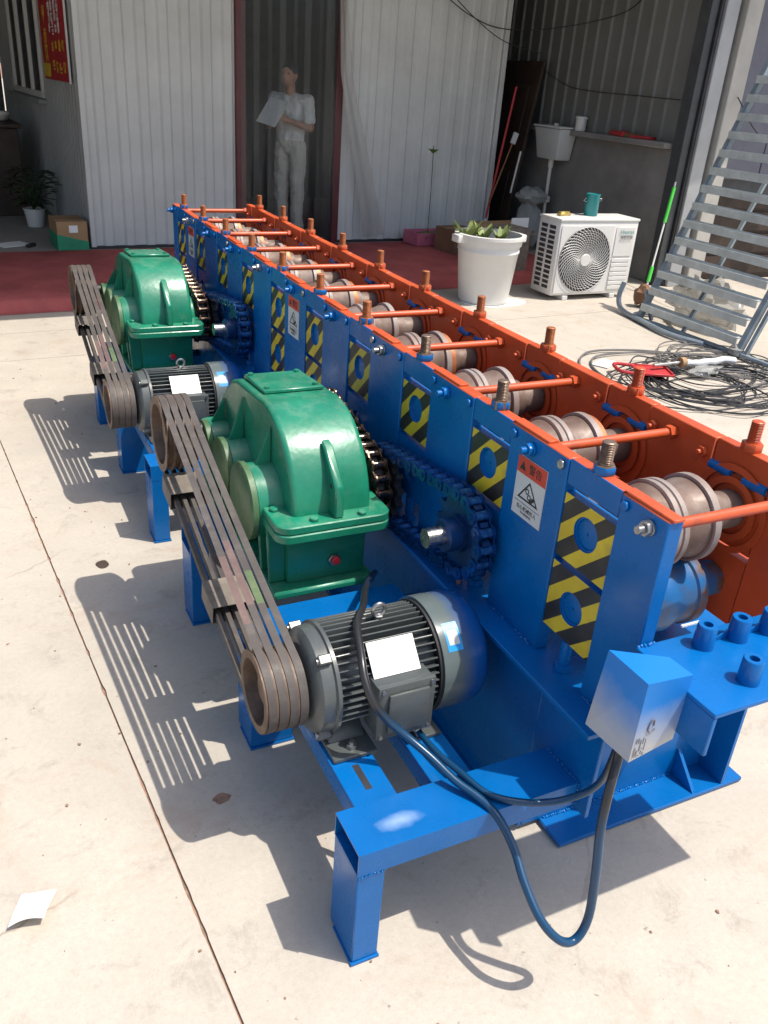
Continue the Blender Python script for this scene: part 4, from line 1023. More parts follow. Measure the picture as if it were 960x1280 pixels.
# rolls
up_prof = [(TH - 0.002, 0.042), (0.07, 0.042), (0.071, 0.055), (0.10, 0.057), (0.104, 0.078), (0.135, 0.086), (0.168, 0.094), (0.172, 0.102), (0.184, 0.102), (0.186, 0.098), (0.190, 0.098), (0.192, 0.102), (0.205, 0.102), (0.209, 0.086), (0.235, 0.083), (0.262, 0.090), (0.277, 0.093), (0.280, 0.102), (0.298, 0.102), (0.301, 0.060), (0.352, 0.058), (0.354, 0.046), (WX + 0.002, 0.046)]
lo_prof = [(TH - 0.002, 0.042), (0.06, 0.042), (0.062, 0.086), (0.098, 0.088), (0.101, 0.070), (0.166, 0.074), (0.170, 0.082), (0.207, 0.092), (0.235, 0.096), (0.258, 0.088), (0.275, 0.086), (0.303, 0.086), (0.307, 0.092), (0.33, 0.092), (0.334, 0.055), (0.38, 0.052), (0.382, 0.044), (WX + 0.002, 0.044)]
m = MB(); m.lathe(up_prof, (0, 0, 0), (1, 0, 0), 48); me_ru = m.mesh('upper_roll', 'roll', smooth=32)
m = MB(); m.lathe(lo_prof, (0, 0, 0), (1, 0, 0), 48); me_rl = m.mesh('lower_roll', 'roll', smooth=32)
m = MB(); m.lathe(lo_prof, (0, 0, 0), (1, 0, 0), 48); me_rlb = m.mesh('lower_roll', 'rollblue', smooth=32)
m = MB(); m.lathe([(0.302, 0.0595), (0.302, 0.094), (0.318, 0.094), (0.318, 0.0595)], (0, 0, 0), (1, 0, 0), 40, closed=True); me_ring = m.mesh('spacer_ring', 'rollring', smooth=32)
m = MB(); m.lathe([(-0.002, 0.078), (-0.002, 0.062), (-0.006, 0.062), (-0.006, 0.078)], (WX, 0, 0), (1, 0, 0), 36, closed=True); m.lathe([(-0.0015, 0.108), (-0.0015, 0.092), (-0.004, 0.092), (-0.004, 0.108)], (WX, 0, 0), (1, 0, 0), 36, closed=True); me_flr = m.mesh('bearing_flange', 'orange', smooth=40)
for k in range(NS):
    y = Y0 + PIT * k
    place('cap_bar', me_cap, mc, loc=(0, y, 0)); place('cap_bar', me_cap2, mc, loc=(WX, y, 0))
    b = place('bearing_block', me_up, mc, loc=(0, y, UZ)); place('bearing_cover', me_cover, b, loc=(0, y, UZ))
    b = place('bearing_block', me_lo if k in (0, 4, 5, 9) else me_lob, mc, loc=(0, y, LZ)); place('bearing_cover', me_cover, b, loc=(0, y, LZ))
    place('bearing_block', me_up2, mc, loc=(WX, y, UZ)); place('bearing_block', me_lo2, mc, loc=(WX, y, LZ))
    r_ = place('upper_roll', me_ru, mc, loc=(0, y, UZ), rot=Matrix.Rotation(k * 1.3, 4, 'X'))
    if k % 2 == 1 or k > 4: place('spacer_ring', me_ring, r_, loc=(0, y, UZ))
    place('lower_roll', me_rlb if k == 0 else me_rl, mc, loc=(0, y, LZ), rot=Matrix.Rotation(k * 0.7, 4, 'X'))
    place('bearing_flange', me_flr, mc, loc=(0, y, UZ))
    s_ = place('adjusting_stud', me_stud[0 if k < 3 else 1], mc, loc=(TH / 2 + 0.003, y, TOP + 0.0015), rot=Matrix.Rotation(k * 0.4, 4, 'Z')); place('nut', me_studnut if k > 0 else me_studnut, s_, loc=(TH / 2 + 0.003, y, TOP + 0.002), rot=Matrix.Rotation(k * 0.9, 4, 'Z'))
    s_ = place('adjusting_stud', me_stud[2 if k < 2 else 1], mc, loc=(WX + TH / 2, y, TOP + 0.0015)); place('nut', me_studnuto, s_, loc=(WX + TH / 2, y, TOP + 0.002), rot=Matrix.Rotation(k * 0.7, 4, 'Z'))
    for dy in (0.055, -0.05): place('adjuster_pin', me_wedge, mc, loc=(WX + 0.005, y + dy, 0.960))
    place('shim', me_lip, mc, loc=(0, y - 0.16, TOP)) if k < 9 else None
    for dy, dz in ((-0.105, -0.022), (0.108, -0.022)):
        if y + dy > 0.02: place('bolt', me_bolts if (k * 3 + (dy > 0)) % 4 == 1 else me_bolt, mc, loc=(0, y + dy, TOP + dz), rot=Matrix.Rotation(k * 0.6 + dy, 4, 'X'))
        place('bolt', me_bolto, mc, loc=(WX, y + dy * 1.06, TOP - 0.045), rot=Matrix.Rotation(k * 0.5, 4, 'X'))
for k in range(NS + 1):
    y = 0.046 + PIT * k
    if y > LEN: y = LEN - 0.03
    if k == NS: y = LEN - 0.02
    t_ = place('tie_rod', me_rod, mc, loc=(0, y, TOP - 0.036))
    place('rod_nut', me_nut if k % 3 == 0 else me_nutb, t_, loc=(0, y, TOP - 0.033), rot=Matrix.Rotation(k * 0.5, 4, 'X'))
# lower adjusting bolts in the window bottoms
m = MB(); m.hexa((0, 0, 0), (0, 0, 1), 0.024, 0.018); m.cyl((0, 0, 0.018), (0, 0, 0.08), 0.014, n=12); me_jack = m.mesh('jack_bolt', 'blue')
for k in range(NS): place('jack_bolt', me_jack, mc, loc=(TH / 2, Y0 + PIT * k, FZ + 0.001))

def weld(p0, p1, parent=mc, step=0.007, r=0.0045, seed=1):
    q = random.Random(seed); p0, p1 = Vector(p0), Vector(p1); n = max(3, int((p1 - p0).length / step)); m = MB()
    for i in range(n + 1):
        p = p0.lerp(p1, i / n) + Vector((q.uniform(-1, 1), q.uniform(-1, 1), q.uniform(-1, 1))) * 0.0012
        crumple(m, p, (r, r, r * 0.8), 6, 4, 0.4, i * 0.7 + seed)
    return m.build('weld_bead', 'blue', parent, smooth=40)
for i, (a, b) in enumerate(wy[:6]):
    for t in (0.12, 0.62): weld((-0.003, a + (b - a) * t, FZ + 0.002), (-0.003, a + (b - a) * (t + 0.26), FZ + 0.002), seed=i * 3 + int(t * 10))
weld((-0.006, -0.004, 0.7465), (0.034, -0.004, 0.7465), seed=40); weld((-0.028, 0.055, 0.338), (-0.028, 0.17, 0.338), seed=41); weld((-0.028, 0.049, 0.28), (-0.028, 0.049, 0.335), seed=42)
weld((0.06, 0.226, 0.02), (0.49, 0.226, 0.02), seed=43); weld((0.509, 0.145, 0.02), (0.509, 0.222, 0.02), seed=44); weld((-0.57, 0.0495, 0.2735), (-0.512, 0.0495, 0.2735), r=0.0025, seed=45)

# warning labels on the blue wall
def warn(yc):
    m = MB(); m.box(-0.0022, -0.0006, yc - 0.058, yc + 0.058, 0.816, 0.966); w = m.build('warning_label', 'labelwhite', mc)
    m = MB(); m.box(-0.0030, -0.0023, yc - 0.057, yc + 0.057, 0.923, 0.965); m.build('red_header', 'labelred', w)
    m = MB()   # triangle pictogram: outline and two gears with a hand
    def tri(s, o, x0, x1):
        return [(yc + s * 0.042, 0.862 + o), (yc - s * 0.042, 0.862 + o), (yc, 0.862 + o + s * 0.052)]
    a, b = tri(1.0, 0, 0, 0), tri(0.78, 0.0045, 0, 0)
    vs = [(-0.0026, p[0], p[1]) for p in a] + [(-0.0026, p[0], p[1]) for p in b]
    m.add(vs, [(0, 1, 4, 3), (1, 2, 5, 4), (2, 0, 3, 5)])
    for (dy, dz) in ((0.006, 0.024), (-0.004, 0.012)):
        m.lathe([(0, 0.0075), (0.0004, 0.0075), (0.0004, 0.0045), (0, 0.0045)], (-0.0028, yc + dy, 0.864 + dz), (1, 0, 0), 14, closed=True)
    m.box(-0.0028, -0.0024, yc - 0.018, yc - 0.006, 0.866, 0.874); m.box(-0.0029, -0.0024, yc - 0.024, yc - 0.014, 0.871, 0.88)
    for zz, h in ((0.852, 0.0012), ):
        m.box(-0.0027, -0.0023, yc - 0.05, yc + 0.05, zz, zz + h)
    m.build('pictogram', 'ink', w, smooth=0)
    R2 = Matrix.Rotation(-pi / 2, 3, 'Z') @ Rx(pi / 2)
    for s_, sz, zz, mt, dy in (('警告', 0.026, 0.943, 'ink', -0.015), ('当心机械伤人', 0.0135, 0.840, 'ink', 0), ('WARNING', 0.009, 0.828, 'ink', 0)):
        place('lettering', text_mesh(s_, sz, mt, extrude=0.0002), w, loc=(-0.0033 if zz > 0.9 else -0.0026, yc + dy, zz), rot=R2)
    m = MB(); vs = [(-0.0034, yc + 0.047, 0.933), (-0.0034, yc + 0.023, 0.933), (-0.0034, yc + 0.035, 0.954)]; m.add(vs, [(0, 1, 2)]); m.build('triangle_mark', 'ink', w, smooth=0)
for yc in (0.431, 2.03, 3.60): warn(yc)

# entry platform at the near end with guide sockets
PZ = 0.745
m = MB(); m.box(-0.012, 0.62, -0.22, -0.001, PZ - 0.010, PZ); plat = m.build('entry_table', 'blue', mc, bevel=0.0015)
m = MB(); m.box(-0.012, -0.002, -0.219, -0.001, PZ - 0.10, PZ - 0.0101); m.build('side_plate', 'blue', plat, bevel=0.002)
m = MB(); m.lathe([(0, 0.022), (0.05, 0.0205), (0.052, 0.019), (0.052, 0.010), (0.03, 0.010), (0.03, 0.001)], (0, 0, 0), (0, 0, 1), 24); me_sock = m.mesh('guide_socket', 'blue', smooth=35)
for (x, y) in ((0.125, -0.045), (0.215, -0.05), (0.125, -0.165), (0.30, -0.055), (0.39, -0.06), (0.34, -0.17)): place('guide_socket', me_sock, plat, loc=(x, y, PZ + 0.0005))
m = MB()
for (x, y) in ((0.17, -0.04), (0.255, -0.045)): m.prism([(x - 0.02, PZ + 0.0005), (x + 0.025, PZ + 0.0005), (x + 0.03, PZ + 0.022)], 1, y - 0.002, y + 0.002)
m.build('gusset', 'blue', plat)
m = MB(); m.box(0.10, 0.16, -0.006, -0.001, PZ + 0.024, PZ + 0.028); m.build('guide_strip', 'white', plat, rot=None)

# welded drive frame: box beams, legs, rails
def frame(dy, ys_):
    for i, y in enumerate(ys_):
        b = MB()
        t = 0.004
        b.box(-0.573, -0.0265, y, y + 0.124, 0.337 - t, 0.337); b.box(-0.573, -0.0265, y, y + 0.124, 0.274, 0.274 + t)
        b.box(-0.573, -0.0265, y, y + t, 0.274 + t, 0.337 - t); b.box(-0.573, -0.0265, y + 0.124 - t, y + 0.124, 0.274 + t, 0.337 - t)
        o = b.build('support_beam', 'blue_pale_spot' if (i == 0 and dy == 0) else 'blue', mc, bevel=0.0)
        w = 0.062 if i != 1 else 0.125
        b = MB(); b.box(-0.5725, -0.5725 + w, y + 0.0005, y + 0.1235, 0.008, 0.2735); b.build('leg', 'blue', mc, bevel=0.0025)
        b = MB(); b.box(-0.575, -0.570 + w, y - 0.004, y + 0.10, 0.001, 0.0075); b.build('foot_pad', 'blue', mc)
    for x0, x1 in ((-0.522, -0.418), (-0.33, -0.228)):
        ya, yb = ys_[0] + 0.1245, ys_[1] - 0.0005
        b = MB(); b.box(x0, x1, ya, yb, 0.310, 0.319); b.box(x0, x0 + 0.008, ya, yb, 0.262, 0.3095); b.box(x1 - 0.008, x1, ya, yb, 0.262, 0.3095)
        rl = b.build('motor_rail', 'blue', mc, bevel=0.0015)
        b = MB(); b.box((x0 + x1) / 2 - 0.008, (x0 + x1) / 2 + 0.008, ya + 0.05, ya + 0.13, 0.3192, 0.3196); b.build('slot', 'dark', rl)
        b = MB(); q = random.Random(int(x0 * 1000))
        for j in range(14):
            c_ = (x0 + 0.01 + (x1 - x0 - 0.02) * j / 13, ya + 0.002 + 0.004 * q.random(), 0.3195); crumple(b, c_, (0.006, 0.006, 0.004), 6, 4, 0.4, j)
        b.build('weld_bead', 'blue', rl, smooth=30)
    for y in (ys_[1] - 0.03, ys_[2]):
        b = MB(); b.box(-0.52, -0.10, y, y + 0.13, 0.3372, 0.4045); b.build('riser_beam', 'blue', mc, bevel=0.003)
frame(0, (0.05, 0.765, 1.42)); frame(2.0, (2.032, 2.73, 3.38))
m = MB(); m.box(-0.34, -0.27, 0.045, 0.10, 0.3372, 0.3385)

# ------------------------------------------------------------------ gear reducers
SZ = 0.628           # split plane height
OUT_Y, INT_Y, IN_Y = 1.09, 1.345, 1.550
GX, GZ, GR = -0.63, 0.668, 0.1218
def reducer():
    root = thing('gear_reducer', 'green cast gear reducer with arched cover, nearest the camera', 'gear reducer', (-0.31, 1.2, 0.405), 'green gear reducers')
    XL, XR = -0.415, -0.175
    # lower case
    m = MB(); m.box(XL, XR, 0.925, 1.66, 0.427, SZ - 0.018); low = m.build('lower_case', 'green', root, bevel=0.012, seg=2)
    m = MB(); m.box(XL - 0.05, XR + 0.02, 0.885, 1.72, 0.405, 0.428); m.build('mounting_foot', 'green', root, bevel=0.006)
    for y in (0.945, 1.02, 1.2, 1.42, 1.58):
        m = MB(); m.prism([(XL + 0.002, 0.429), (XL - 0.045, 0.429), (XL - 0.055, SZ - 0.02), (XL + 0.002, SZ - 0.02)], 1, y, y + 0.014); m.build('side_rib', 'green', low, bevel=0.003)
    # flanges: rounded outline
    def rr(x0, x1, y0, y1, r, n=6):
        p = []
        for cx, cy, a0 in ((x1 - r, y1 - r, 0), (x0 + r, y1 - r, pi / 2), (x0 + r, y0 + r, pi), (x1 - r, y0 + r, 1.5 * pi)):
            p += [(cx + r * cos(a0 + pi / 2 * i / n), cy + r * sin(a0 + pi / 2 * i / n)) for i in range(n + 1)]
        return p
    m = MB(); m.prism(rr(XL - 0.055, XR + 0.045, 0.845, 1.70, 0.04), 2, SZ - 0.026, SZ - 0.0005); m.build('split_flange', 'green', root, bevel=0.003)
    m = MB(); m.prism(rr(XL - 0.053, XR + 0.043, 0.847, 1.698, 0.04), 2, SZ + 0.0005, SZ + 0.024); m.build('split_flange', 'green', root, bevel=0.003)
    # arched cover profile (y, z)
    R1 = 0.262
    prof = []
    cy = 1.165
    for i in range(19):
        a = pi - (pi * 0.56) * i / 18; prof.append((cy + R1 * cos(a), SZ + 0.005 + R1 * sin(a)))
    prof += [(1.42, 0.876), (1.48, 0.855), (1.60, 0.765), (1.65, 0.70), (1.66, SZ + 0.005)]
    m = MB(); m.prism(prof, 0, XL + 0.005, XR - 0.002); m.build('arched_cover', 'green', root, bevel=0.016, seg=3, smooth=50)
    m = MB(); m.prism([(1.225, 0.8905), (1.425, 0.8765), (1.425, 0.8885), (1.225, 0.9025)], 0, XL + 0.03, XR - 0.025); ins = m.build('inspection_plate', 'green', root, bevel=0.003)
    for x in (XL + 0.045, XR - 0.045):
        for y in (1.245, 1.405): m = MB(); m.hexa((x, y, 0.9025 - (y - 1.225) * 0.07), (0, 0, 1), 0.009, 0.007); m.build('bolt', 'green', ins)
    # lifting lug at the front
    xm = (XL + XR) / 2 + 0.004
    m = MB(); m.prism([(0.860, SZ + 0.0245), (0.935, SZ + 0.0245), (0.950, 0.78), (0.985, 0.838), (0.952, 0.825), (0.867, 0.742)], 0, xm - 0.013, xm + 0.013); lug = m.build('lifting_lug', 'green', root, bevel=0.004)
    m = MB(); m.cyl((xm - 0.0137, 0.898, 0.735), (xm + 0.0137, 0.898, 0.735), 0.008, n=12); m.build('lug_hole', 'dark', lug)
    # bearing bosses and caps on both sides
    for (y, r, x0) in ((OUT_Y, 0.114, XL - 0.085), (INT_Y, 0.088, XL - 0.075), (IN_Y, 0.07, XL - 0.075)):
        m = MB(); m.cyl((x0 + 0.02, y, SZ), (XL + 0.02, y, SZ), r * 0.93, r, n=40); b = m.build('bearing_boss', 'green', root, bevel=0.004)
        m = MB(); m.lathe([(0.02, r), (0.004, r), (0.0, r - 0.006), (-0.0, 0.001)], (x0, y, SZ), (1, 0, 0), 40); m.build('bearing_cap', ['green_dull'], b, smooth=35)
        m = MB(); m.cyl((XR - 0.02, y, SZ), (XR + 0.03, y, SZ), r * 0.95, n=40); m.build('bearing_boss', 'green', root, bevel=0.004)
        m = MB(); m.prism([(y - 0.006, SZ + r * 0.85), (y + 0.006, SZ + r * 0.85), (y + 0.006, 0.845 if y < 1.4 else 0.77), (y - 0.006, 0.845 if y < 1.4 else 0.77)], 0, XL - 0.045, XL + 0.003)
        me = m.mesh('gusset', 'green', bevel=0.002)
        for v_ in me.vertices:
            if v_.co.x < XL - 0.02 and v_.co.z > SZ + r: v_.co.x = XL + 0.001
        place('gusset', me, root)
    m = MB(); m.cyl((XR + 0.02, OUT_Y, SZ), (-0.035, OUT_Y, SZ), 0.033, n=24); m.build('output_shaft', 'dark', root)
    m = MB(); m.cyl((-0.56, IN_Y, GZ), (XL - 0.05, IN_Y, GZ), 0.024, n=20); m.build('input_shaft', 'dark', root)
    # flange bolts
    for (x, y) in ((XL + 0.055, 0.872), (XR - 0.045, 0.868), (XL - 0.03, 0.96), (XL - 0.03, 1.22), (XR + 0.02, 1.0), (XR + 0.02, 1.22), (XL - 0.03, 1.42)):
        m = MB(); m.hexa((x, y, SZ + 0.0243), (0, 0, 1), 0.0135, 0.009); b = m.build('flange_bolt', 'green', root, bevel=0.0015)
    # oil plug
    m = MB(); m.hexa((-0.275, 0.925, 0.487), (0, -1, 0), 0.020, 0.012); pg = m.build('oil_plug', 'bolt', root, bevel=0.002)
    m = MB(); m.cyl((-0.275, 0.913, 0.492), (-0.275, 0.899, 0.492), 0.013, n=16); m.build('cap', 'redcap', pg, bevel=0.003)
    # pulley on the input shaft
    me = pulley_mesh(GR, 0.10); p = place('pulley', me, root, loc=(GX, IN_Y, GZ))
    return root
def pulley_mesh(r, w, n=48):
    m = MB(); p = [(0.0, r * 0.80), (0.0, r), (0.004, r)]
    g = w / 4
    for k in range(4):
        a = k * g
        p += [(a + 0.004, r), (a + 0.009, r - 0.012), (a + g - 0.007, r - 0.012), (a + g - 0.002, r)]
    p += [(w, r), (w, r * 0.5), (w * 0.6, r * 0.45), (w * 0.6, 0.03), (w * 0.25, 0.03), (w * 0.25, r * 0.45), (w * 0.42, r * 0.5), (w * 0.42, r * 0.72)]
    m.lathe(p, (0, 0, 0), (1, 0, 0), n, closed=True)
    m.cyl((w * 0.2, 0, 0), (w * 0.9, 0, 0), 0.0295, n=20)
    return m.mesh('pulley', 'rustrim', smooth=35)
red1 = reducer()

# ------------------------------------------------------------------ motors
MY, MZ = 0.485, 0.447
def motor():
    root = thing('electric_motor', 'grey finned electric motor with white nameplate, nearest the camera', 'motor', (-0.36, MY, 0.319), 'drive motors')
    m = MB(); m.lathe([(-0.50, 0.112), (-0.235, 0.112)], (0, MY, MZ), (1, 0, 0), 48); body = m.build('housing', 'motor', root)
    # fins run along the axis round the barrel, one mesh per fin, sharing data
    m = MB(); m.box(-0.495, -0.237, -0.0022, 0.0022, 0.108, 0.136); mef = m.mesh('cooling_fin', 'motor', bevel=0.0015)
    for k in range(46):
        a = 2 * pi * k / 46
        d = (a * 180 / pi) % 360
        if 196 < d < 344: continue
        place('cooling_fin', mef, body, loc=(0, MY, MZ), rot=Matrix.Rotation(a - pi / 2, 4, 'X'))
    m = MB(); m.lathe([(-0.552, 0.03), (-0.552, 0.06), (-0.546, 0.075), (-0.540, 0.115), (-0.528, 0.128), (-0.500, 0.131), (-0.497, 0.138), (-0.488, 0.138), (-0.486, 0.125)], (0, MY, MZ), (1, 0, 0), 48); m.build('end_bell', 'motor', root, smooth=35)
    for a in (0.6, 2.2, 3.9, 5.4):
        m = MB(); c_ = Vector((-0.515, MY + 0.134 * cos(a), MZ + 0.134 * sin(a))); m.box(-0.016, 0.016, -0.012, 0.012, -0.012, 0.012); m.build('lug', 'motor', root, loc=c_, rot=Matrix.Rotation(a, 4, 'X'), bevel=0.003)
        m = MB(); m.cyl((-0.534, c_.y, c_.z), (-0.528, c_.y, c_.z), 0.008, n=10); m.build('bolt', 'bolt', root)
    m = MB(); m.lathe([(-0.236, 0.118), (-0.225, 0.118), (-0.225, 0.140), (-0.236, 0.140)], (0, MY, MZ), (1, 0, 0), 48, closed=True); m.build('seal_ring', 'black', root)
    m = MB(); m.lathe([(-0.228, 0.146), (-0.130, 0.146), (-0.112, 0.141), (-0.098, 0.128), (-0.092, 0.108), (-0.090, 0.02)], (0, MY, MZ), (1, 0, 0), 56); fan = m.build('fan_cover', 'motorfan', root, smooth=50)
    # sticker on the cover
    def patch(x0, x1, a0, a1, r, name, mat, parent, n=8):
        m = MB(); vs = []; fs = []
        for i in range(n + 1):
            a = a0 + (a1 - a0) * i / n
            for x in (x0, x1): vs.append((x, MY + r * cos(a), MZ + r * sin(a)))
        for i in range(n): fs.append((2 * i, 2 * i + 1, 2 * i + 3, 2 * i + 2))
        m.add(vs, fs); return m.build(name, mat, parent, smooth=60)
    patch(-0.212, -0.172, radians(118), radians(146), 0.1465, 'sticker', 'stickerblue', fan)
    patch(-0.206, -0.178, radians(126), radians(140), 0.1468, 'sticker', 'labelwhite', fan)
    # nameplate
    m = MB(); m.box(-0.06, 0.06, -0.042, 0.042, 0.0, 0.003)
    m.build('nameplate', 'white', root, loc=(-0.352, MY + 0.139 * cos(radians(137)), MZ + 0.139 * sin(radians(137))), rot=Matrix.Rotation(radians(47), 4, 'X'))
    m = MB(); q = random.Random(9)
    for j in range(6):
        x = -0.052
        while x < 0.045:
            w = q.uniform(0.006, 0.022); m.box(x, min(x + w, 0.052), 0.030 - 0.0115 * j, 0.0325 - 0.0115 * j, 0.0031, 0.0034); x += w + q.uniform(0.004, 0.014)
    m.box(-0.056, 0.056, 0.0375, 0.0385, 0.0031, 0.0034); m.box(-0.056, 0.056, -0.0385, -0.0375, 0.0031, 0.0034)
    M.setdefault('faintink', paint('faint grey print', (0.45, 0.46, 0.48), 0.6))
    m.build('nameplate_print', 'faintink', root, loc=(-0.352, MY + 0.139 * cos(radians(137)), MZ + 0.139 * sin(radians(137))), rot=Matrix.Rotation(radians(47), 4, 'X'))['kind'] = 'stuff'
    # eye bolt
    ey = Vector((-0.345, MY, MZ + 0.130)); m = MB(); m.cyl(ey, ey + Vector((0, 0, 0.012)), 0.011, n=14)
    m.tube([ey + Vector((0.016 * cos(t) * 1.0, 0, 0.027 + 0.016 * sin(t))) for t in [2 * pi * i / 20 for i in range(20)]], 0.005, 8, True); m.build('eye_bolt', 'bolt', root)
    # terminal box on the near side, slightly drooping
    m = MB(); m.box(-0.418, -0.276, 0.322, 0.38, 0.372, 0.512); tb = m.build('terminal_box', 'motor', root, bevel=0.006, seg=2)
    m = MB(); m.box(-0.420, -0.274, 0.308, 0.3215, 0.368, 0.518); ld = m.build('terminal_lid', 'motor', tb, bevel=0.005, seg=2)
    m = MB(); m.box(-0.395, -0.292, 0.299, 0.3075, 0.388, 0.498); m.build('raised_panel', 'motor', tb, bevel=0.006, seg=2)
    for x in (-0.409, -0.285):
        for z in (0.378, 0.508): m = MB(); m.cyl((x, 0.3075, z), (x, 0.303, z), 0.005, n=10); m.build('screw', 'bolt', tb)
    m = MB(); m.cyl((-0.30, 0.345, 0.3715), (-0.295, 0.325, 0.335), 0.010, n=10); m.build('cable_gland', 'steel', tb)
    # feet
    for x0, x1 in ((-0.515, -0.405), (-0.325, -0.235)):
        m = MB(); m.box(x0, x1, MY - 0.165, MY + 0.165, 0.3205, 0.331); m.prism([(MY - 0.11, 0.3312), (MY + 0.11, 0.3312), (MY + 0.07, 0.37), (MY - 0.07, 0.37)], 0, x0 + 0.01, x1 - 0.01); ft = m.build('foot', 'motor', root, bevel=0.002)
        for y in (MY - 0.135, MY + 0.135):
            m = MB(); m.hexa(((x0 + x1) / 2, y, 0.3312), (0, 0, 1), 0.013, 0.010); m.cyl(((x0 + x1) / 2, y, 0.341), ((x0 + x1) / 2, y, 0.35), 0.007, n=10); m.build('foot_bolt', 'bolt', ft)
    m = MB(); m.cyl((-0.60, MY, MZ), (-0.55, MY, MZ), 0.019, n=20); m.build('shaft', 'steel', root)
    place('pulley', pulley_mesh(0.0993, 0.10), root, loc=(-0.655, MY, MZ))
    return root
mot1 = motor()
MOT_DY, RED_DY = 1.97, 2.0

# ------------------------------------------------------------------ belts
def tangent_loop(c1, r1, c2, r2, n1=26, n2=26):
    """open belt round two circles in a plane: returns 2d points (counter clockwise)"""
    c1, c2 = Vector(c1), Vector(c2); d = c2 - c1; L = d.length; th = atan2(d.y, d.x); be = math.asin((r1 - r2) / L)
    pts = []
    a0, a1 = th + pi / 2 - be, th + 1.5 * pi + be      # round c1, away from c2
    for i in range(n1 + 1):
        a = a0 + (a1 - a0) * i / n1; pts.append((c1.x + r1 * cos(a), c1.y + r1 * sin(a), 1))
    a0, a1 = th - pi / 2 + be, th + pi / 2 - be
    for i in range(n2 + 1):
        a = a0 + (a1 - a0) * i / n2; pts.append((c2.x + r2 * cos(a), c2.y + r2 * sin(a), 2))
    return pts
def belt(k, dyM, dyR, name_lab):
    g = 0.025; xm = -0.655 + k * g + 0.0145; xr = GX + k * g + 0.0145
    path = tangent_loop((MY + dyM, MZ), 0.0993 + 0.0015, (IN_Y + dyR, GZ), GR + 0.0015)
    inner = tangent_loop((MY + dyM, MZ), 0.0993 - 0.009, (IN_Y + dyR, GZ), GR - 0.009)
    # subdivide straight runs with a little slack
    def sub(P):
        out = []; n = len(P)
        for i in range(n):
            a, b = P[i], P[(i + 1) % n]
            out.append(a)
            if a[2] != b[2]:
                for j in range(1, 18):
                    t = j / 18; out.append((a[0] + (b[0] - a[0]) * t, a[1] + (b[1] - a[1]) * t - 0.006 * sin(pi * t) * (1 + 0.4 * k), a[2] + (b[2] - a[2]) * t))
        return out
    po, pi_ = sub(path), sub(inner); n = len(po)
    vs = []; hw = 0.0095; hi = 0.0062
    for (q, s) in ((po, hw), (po, -hw), (pi_, -hi), (pi_, hi)):
        for (y, z, w) in q:
            x = xm + (xr - xm) * (w - 1); vs.append((x + s, y, z))
    fs = []; mi = []
    for i in range(n):
        j = (i + 1) % n
        for a in range(4):
            b = (a + 1) % 4; fs.append((a * n + i, a * n + j, b * n + j, b * n + i))
            t = po[i][2] - 1; top = po[i][1] > MZ + 0.08 and 0.02 < t < 0.98
            mi.append(1 if (a == 0 and top and ((k == 1 and 0.2 < t < 0.42) or (k == 0 and 0.14 < t < 0.34))) else (2 if a == 0 and top and k == 2 and 0.18 < t < 0.33 else 0))
    m = MB(); m.add(vs, fs); me = m.mesh('drive_belt', ['belt', 'beltred', 'beltgreen'], smooth=30)
    me.polygons.foreach_set('material_index', mi)
    o = place('drive_belt', me); tag(o, name_lab, 'belt', 'drive belts'); return o
ORD = ['outermost', 'second from outside of', 'third from outside of', 'innermost']
for dm, dr, w in ((0, 0, 'near motor'), (MOT_DY, RED_DY, 'far motor')):
    for k in range(4):
        lab = {0: 'outermost brown drive belt on the %s pulley', 1: 'second drive belt from outside on the %s pulley', 2: 'third drive belt from outside on the %s pulley', 3: 'innermost drive belt on the %s pulley, next to the motor'}[k] % w
        belt(k, dm, dr, lab)
# card sleeves left on the lower belt run
def sleeve(t, dm, dr, lab):
    a = Vector((-0.60, MY + dm, MZ - 0.100)); b = Vector((-0.58, IN_Y + dr, GZ - GR)); c = a.lerp(b, t); d = (b - a).normalized()
    ang = atan2(d.z, d.y); m = MB(); h, w, L, th = 0.030, 0.058, 0.055, 0.002
    m.box(-w, -w + th, -L, L, -h, h); m.box(w - th, w, -L, L, -h, h); m.box(-w + th, w - th, -L, L, h - th, h); m.box(-w + th, w - th, -L, L, -h, -h + th)
    o = m.build('belt_sleeve', 'sleeve', loc=c, rot=Matrix.Rotation(ang, 4, 'X')); tag(o, lab, 'sleeve', 'card sleeves on the belts')
sleeve(0.88, 0, 0, 'grey card sleeve on the lower belts below the near reducer pulley')
sleeve(0.40, 0, 0, 'grey card sleeve on the lower belts halfway to the near motor')
sleeve(0.88, MOT_DY, RED_DY, 'grey card sleeve on the lower belts below the far reducer pulley')
sleeve(0.42, MOT_DY, RED_DY, 'grey card sleeve on the lower belts halfway to the far motor')

